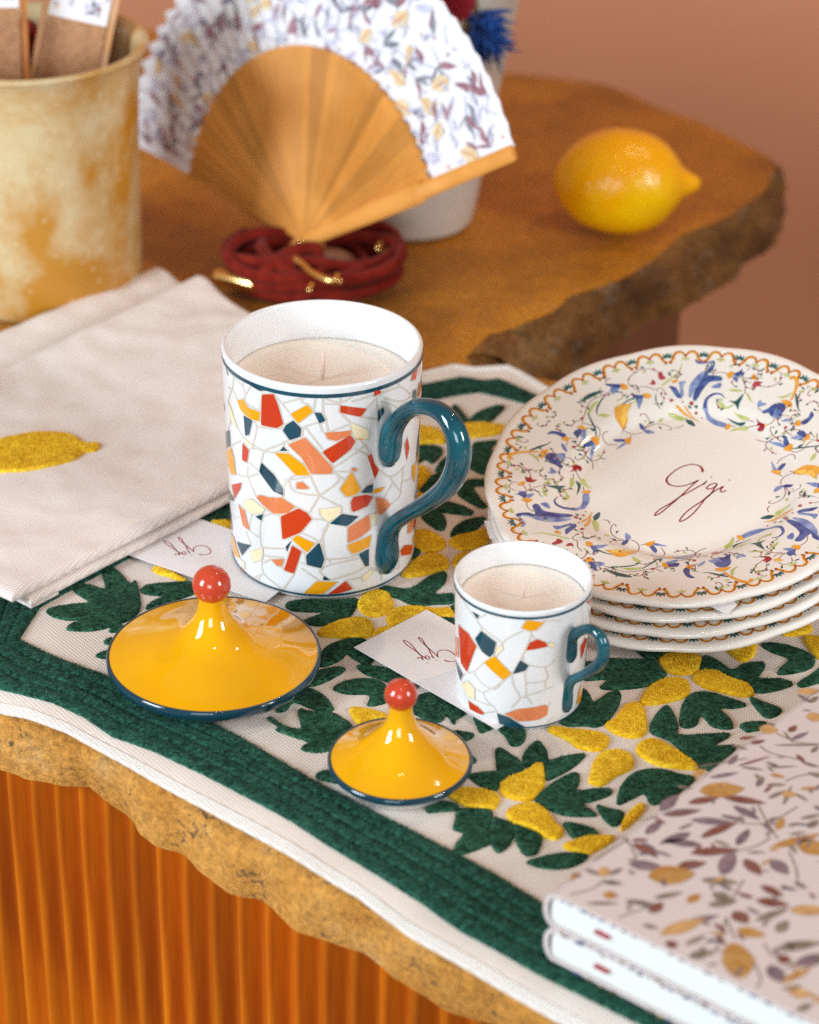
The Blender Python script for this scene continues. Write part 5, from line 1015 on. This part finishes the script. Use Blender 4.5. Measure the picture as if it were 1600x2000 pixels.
def inside(p, mg=.003):
    r = math.hypot(*p); a = math.atan2(p[1], p[0]); a = a if a > -1 else a+2*math.pi; return RI+mg < r < RO-mg and aR+mg/r < a < aL-mg/r
cells = [(rg.uniform(aR, aL), rg.uniform(RI, RO)) for _ in range(1400)]; kept = []
for a, r in cells:
    p = (r*math.cos(a), r*math.sin(a))
    if inside(p, .004) and all((p[0]-q[0])**2+(p[1]-q[1])**2 > .0088**2 for q in kept): kept.append(p)
for _ in range(150):
    a, r = rg.uniform(aR, aL), rg.uniform(RI, RO); p = (r*math.cos(a), r*math.sin(a)); b = rg.uniform(0, 6.28); l = rg.uniform(.005, .010); q = (p[0]+l*math.cos(b), p[1]+l*math.sin(b))
    if inside(p, .002) and inside(q, .002): fpr.layer = -4; fpr.leaf(p, q, l*.26, FK['l'])
for i, p in enumerate(kept):
    k = rg.random(); a = rg.uniform(0, 6.28)
    if k < .17:
        l = rg.uniform(.010, .014); q = (p[0]+l*math.cos(a), p[1]+l*math.sin(a))
        if inside(q, .001): fpr.layer = 20; fpr.leaf(p, q, l*.62, FK[rg.choice('yyyy')], .75); fpr.layer = 26; fpr.leaf(p, q, l*.12, FK['k'])
    elif k < .34: fpr.layer = 15; fpr.dot(*p, rg.uniform(.0006, .0013), FK[rg.choice('wwk')], 8)
    else:
        for _ in range(3):
            a2 = a+rg.uniform(-1.2, 1.2); l = rg.uniform(.008, .014); q = (p[0]+l*math.cos(a2), p[1]+l*math.sin(a2))
            if inside(q, .001): fpr.layer = 3+rg.randrange(8); fpr.leaf(p, q, l*rg.uniform(.16, .34), FK[rg.choice('ggwwl')])
        q = (p[0]-.010*math.cos(a), p[1]-.010*math.sin(a))
        if inside(q, .001): fpr.layer = 0; fpr.stroke([(*p, .0005), ((p[0]+q[0])/2+.0006, (p[1]+q[1])/2, .0005), (*q, .0004)], FK['s'])
fpr.done('leaf_print', lf)
def guard(ang, side_, m, cut=1.0):
    V, Fc = [], []
    for r, hw, th in ((-.010, .0022, .0014), (-.005, .0034, .0018), (.02, .0042, .0020), (.06, .0052, .0022), (.098, .0058, .0023), (.1005, .0057, .0023), (.1010, .0044, .0019), (.13, .0043, .0018), (.166, .0042, .0017), (.170, .0040, .0015)):
        r = r*cut if r > 0 else r
        for k in range(10):
            b = 2*math.pi*k/10; tt = (-math.sin(ang)*fu+math.cos(ang)*fw); c = FP+r*(math.cos(ang)*fu+math.sin(ang)*fw)+fnn*(side_*.0030)
            V.append(tuple(c+tt*hw*math.cos(b)+fnn*th*math.sin(b)))
    for j in range(9):
        for k in range(10): Fc.append((j*10+k, j*10+(k+1) % 10, (j+1)*10+(k+1) % 10, (j+1)*10+k))
    Fc += [tuple(range(10)), tuple(range(90, 100))[::-1]]
    return build('guard', V, Fc, m, fan, sharp=40)
guard(aR-.02, side, fwood); guard(aL-.01, -side, fwood, .6)
rv = [fP(0, 0, s_*.0046) for s_ in (-1, 1)]; gold = mat('polished_brass', (.85, .58, .22), rough=.24, metal=1)
tube('rivet', [(*rv[0], .0022), (*rv[1], .0022)], gold, fan, n=12)
# ================================================================== CORD
crd = mat('dark_red_cord', hexc('661208'), rough=.9, spec=.15, var=hexc('7E2012'), vscale=120, bump=.7, bscale=900, bdist=.0006, sheen=.05)
cc = np.array(at(617, 545, 0)); rg = random.Random(4); cordt = thing('cord_coil', 'coil of thick dark red cord with gold fittings under the fan', 'cord', (cc[0], cc[1], 0))
for k in range(3):
    path = []; turns = 2.4; ph = rg.uniform(0, 6.28); N_ = 90
    for i in range(N_):
        a = ph+turns*2*math.pi*i/N_; rr = .0325+.0095*math.sin(a*1.37+k*2.1)+.0015*k; sq = .82
        path.append((rr*1.12*math.cos(a), rr*sq*math.sin(a), .0038+.0058*k+.0028*math.sin(a*2.3+k*2)+.002, .0036))
    path = [(x, y, max(z, .0036), r) for x, y, z, r in path]
    tube('cord', [tuple(v) for v in catmull(path, 2)], crd, cordt, n=10)
def loc(px, py, z): p = at(px, py, z); return (p[0]-cc[0], p[1]-cc[1], z)
lp = [(500, 555, .008), (520, 530, .016), (550, 503, .020), (590, 486, .022), (620, 490, .021), (622, 520, .016), (600, 560, .010)]
tube('cord', [tuple(v) for v in catmull([(*loc(x, y, z), .0040) for x, y, z in lp], 6)], crd, cordt, n=10)
tube('clasp', [(*loc(428, 540, .007), .0046), (*loc(500, 556, .008), .0048)], gold, cordt, n=16)
tube('gold_ring', [tuple(v) for v in catmull([(*loc(x, y, z), .0019) for x, y, z in [(574, 505, .022), (590, 516, .021), (604, 530, .020), (625, 541, .020), (645, 548, .020), (664, 549, .020)]], 5)], gold, cordt, n=10)
for x, y, z in ((738, 486, .02), (604, 567, .016), (480, 512, .014), (655, 548, .021)):
    tube('bead', [(*loc(x, y, z), .0016), (*loc(x+4, y-10, z+.001), .0015)], gold, cordt, n=10)
lea = mat('tan_leather', hexc('704228'), rough=.6, var=hexc('60361E'), vscale=60)
tube('leather_tab', [tuple(v) for v in catmull([(*loc(x, y, z), r) for x, y, z, r in [(630, 500, .018, .004), (650, 505, .018, .0060), (668, 512, .016, .0066), (684, 520, .013, .005), (695, 530, .012, .002)]], 4)], lea, cordt, n=14)
# ================================================================== JAR AND WHAT STANDS IN IT
def mottled(name, c1, c2, c3, sc, rough=.25):
    m = bpy.data.materials.new(name); m.use_nodes = True; nt = m.node_tree; N = nt.nodes; L = nt.links; b = N['Principled BSDF']; b.inputs['Roughness'].default_value = rough; b.inputs['Coat Weight'].default_value = .15
    tc = N.new('ShaderNodeTexCoord'); n = N.new('ShaderNodeTexNoise'); n.inputs['Scale'].default_value = sc; n.inputs['Detail'].default_value = 7; n.inputs['Roughness'].default_value = .6; n.inputs['Distortion'].default_value = .25; L.new(tc.outputs['Object'], n.inputs['Vector'])
    r = N.new('ShaderNodeValToRGB'); e = r.color_ramp.elements; e[0].position = .42; e[1].position = .56; e[0].color = (*c1, 1); e[1].color = (*c2, 1); L.new(n.outputs['Fac'], r.inputs[0])
    v = N.new('ShaderNodeTexVoronoi'); v.inputs['Scale'].default_value = sc*9; L.new(tc.outputs['Object'], v.inputs['Vector'])
    r2 = N.new('ShaderNodeValToRGB'); r2.color_ramp.elements[0].position = .10; r2.color_ramp.elements[1].position = .2; r2.color_ramp.elements[0].color = (.28, .28, .28, 1); r2.color_ramp.elements[1].color = (0, 0, 0, 1); L.new(v.outputs['Distance'], r2.inputs[0])
    mx = N.new('ShaderNodeMix'); mx.data_type = 'RGBA'; L.new(r2.outputs[0], mx.inputs['Factor']); L.new(r.outputs[0], mx.inputs['A']); mx.inputs['B'].default_value = (*c3, 1); L.new(mx.outputs['Result'], b.inputs['Base Color']); return m
jm = mottled('mottled_ochre_glaze', (.60, .48, .27), (.48, .215, .022), (.78, .66, .44), 13)
jar = thing('stoneware_jar', 'large mottled ochre and cream stoneware jar with flared rim, holding closed fans', 'jar', (-.2023, 1.224, -.002))
H = .1353
lathe('jar_body', smooth_prof([(0, .0005), (.045, .0005), (.0525, .001), (.0545, .004), (.0552, .03), (.0560, .07), (.0572, .105), (.0582, .118), (.0600, .128), (.0622, .1335), (.0634, .1352), (.0632, .1368), (.0600, .1372), (.0560, .1330), (.0545, .122), (.0535, .10), (.0520, .012), (.048, .008), (0, .008)], 4), jm, jar, n=96)
def on_plane(px, py, Y):
    d = ray(px, py); t = Y/d[1]; return tuple(float(v) for v in EYE+d*t)
def closed_fan(label, px, pytop, z0, ztop, base_px, m1, width, group):
    """slim closed fan: two guards, a packed bundle of sticks and a strip of the printed leaf"""
    t = thing('closed_folding_fan', label, 'fan', group=group)
    a, b = [np.array(on_plane(q[0], q[1], q[2])) for q in (base_px, (px, pytop, ztop))]; ax = (b-a)/np.linalg.norm(b-a); vd = a-EYE; vd /= np.linalg.norm(vd)
    sd = np.cross(ax, vd); sd /= np.linalg.norm(sd); dp = np.cross(sd, ax); LL = np.linalg.norm(b-a)
    def plank(name, s0, s1, d0, d1, l0, l1, m, par):
        V = []
        for l in (l0, l1):
            for s_, d_ in ((s0, d0), (s1, d0), (s1, d1), (s0, d1)): V.append(tuple(a+ax*l+sd*s_+dp*d_))
        return build(name, V, [(0, 1, 2, 3), (7, 6, 5, 4), (0, 4, 5, 1), (1, 5, 6, 2), (2, 6, 7, 3), (3, 7, 4, 0)], m, par, smooth=False)
    w = width/2
    plank('guard', -w, -w+.0032, -.006, .006, -.02, LL, m1, t); plank('guard', w-.0032, w, -.006, .006, -.02, LL, m1, t)
    nst = 20; x = -w+.0038; stp = (2*w-.0076)/nst
    mb = mat('fan_stick_bundle', hexc('BC8A60'), rough=.6, var=hexc('A87650'), vscale=300)
    for i in range(nst): plank('stick', x+i*stp+.00015, x+(i+1)*stp-.00005, -.0048, .0048, -.01, LL*.66, mb, t)
    s_ = plank('fan_leaf', -w+.0040, w-.0040, -.0046, .0046, LL*.66, LL*.98, leafm, t)
    pr = Print(lambda u, v, h: tuple(a+ax*(LL*.66+v)+sd*u-dp*(.0046+h)*(1 if (dp@vd) > 0 else -1)), .01, .0003); r_ = random.Random(3)
    for _ in range(44):
        u, v, an = r_.uniform(-w+.006, w-.006), r_.uniform(.003, LL*.30), r_.uniform(0, 3.14); l = r_.uniform(.003, .006); pr.layer = 0; pr.leaf((u, v), (u+l*.5*math.cos(an), v+l*math.sin(an)), l*.45, FK[r_.choice('gglwly')])
    pr.done('leaf_print', s_); return t
lightw = mat('pale_fan_wood', hexc('D0A078'), rough=.5, var=hexc('C08C58'), vscale=60)
closed_fan('pale closed folding fan standing upright in the jar', 172, -70, 0, 1.250, (112, 250, 1.222), lightw, .0385, 'wooden folding fans')
darkw = mat('orange_fan_wood', hexc('B8702A'), rough=.5, var=hexc('9E5A20'), vscale=60)
t2 = closed_fan('orange closed folding fan with dark red cord, leaning at the jar left', -4, -110, 0, 1.235, (10, 250, 1.210), darkw, .027, 'wooden folding fans')
V, Fc = [], []
for k in range(4):
    c = np.array([*at(18, 60+38*k, .128-.007*k), .128-.007*k]); pts = []
    for i in range(26):
        a = 2*math.pi*i/25; pts.append((c[0]+.0125*math.cos(a), c[1]-.003+.011*math.sin(a), c[2]+.002*math.sin(a*2+k), .0034))
    tube_geo(pts, 8, True, V, Fc)
build('cord', V, Fc, crd, t2)
# ================================================================== VASE WITH DRIED FLOWERS
vm = mottled('grey_cream_stone_glaze', (.50, .44, .36), (.60, .55, .48), (.34, .30, .25), 26, .5)
vase = thing('stone_vase', 'tall flaring grey cream stone vase standing behind the open fan', 'vase', (-.0023, 1.3175, -.002))
lathe('vase_body', smooth_prof([(0, .0005), (.030, .0005), (.0352, .002), (.0370, .006), (.0415, .03), (.0480, .07), (.0560, .115), (.062, .15), (.066, .175), (.0635, .176), (.059, .15), (.043, .08), (.034, .012), (0, .010)], 4), vm, vase, n=80)
bl = mat('dyed_blue_grass', (.004, .09, .42), rough=.7, var=(.01, .05, .22), vscale=80)
bt = thing('dried_flower', 'bright blue dyed feathery dried flower hanging over the vase front', 'dried flower')
V, Fc = [], []; rg = random.Random(2)
c = np.array([-.0023+.036, 1.265, .128])
for i in range(170):
    th = rg.uniform(-.9, 2.6); el = rg.uniform(-1.2, .5); l = rg.uniform(.008, .024); d = np.array([abs(math.cos(th))*math.cos(el)*.9, -.35*math.sin(th)*math.cos(el), math.sin(el)*.8])
    p0 = c+np.array([rg.uniform(-.006, .006), rg.uniform(-.004, .004), rg.uniform(-.010, .012)]); p1 = p0+d*l*.6+np.array([0, 0, -.001]); p2 = p0+d*l+np.array([0, 0, -.003])
    tube_geo([(*p0, .0011), (*p1, .0008), (*p2, .0001)], 5, False, V, Fc)
build('petals', V, Fc, bl, bt); tube('flower_stem', [tuple(v) for v in catmull([(*c, .0012), (c[0]-.004, c[1]+.004, .16, .0012), (c[0]-.012, c[1]+.018, .183, .0012), (c[0]-.03, c[1]+.045, .16, .0012), (-.0023+.004, 1.315, .02, .001)], 4)], mat('dry_stem', (.25, .2, .1), rough=.8), bt, n=8)
rt = thing('dried_flower', 'round crimson red dried flower head just above the fan top', 'dried flower')
rc = np.array([.0175, 1.262, .148]); V, Fc = [], []
for i in range(240):
    z = 1-2*(i+.5)/240; a = i*2.39996; r = math.sqrt(1-z*z); d = np.array([r*math.cos(a), r*math.sin(a), z]); tube_geo([(*(rc+d*.004), .0016), (*(rc+d*.0125), .0015), (*(rc+d*.0140), .0006)], 5, True, V, Fc)
build('petals', V, Fc, mat('crimson_petal', (.30, .006, .018), rough=.8), rt); tube('flower_stem', [tuple(v) for v in catmull([(*(rc+np.array([0, 0, .010])), .0012), (rc[0], rc[1]+.006, .175, .0012), (rc[0]-.004, rc[1]+.02, .187, .0012), (0, 1.31, .16, .001), (-.004, 1.317, .02, .001)], 4)], mat('dry_stem', (.25, .2, .1)), rt, n=8)
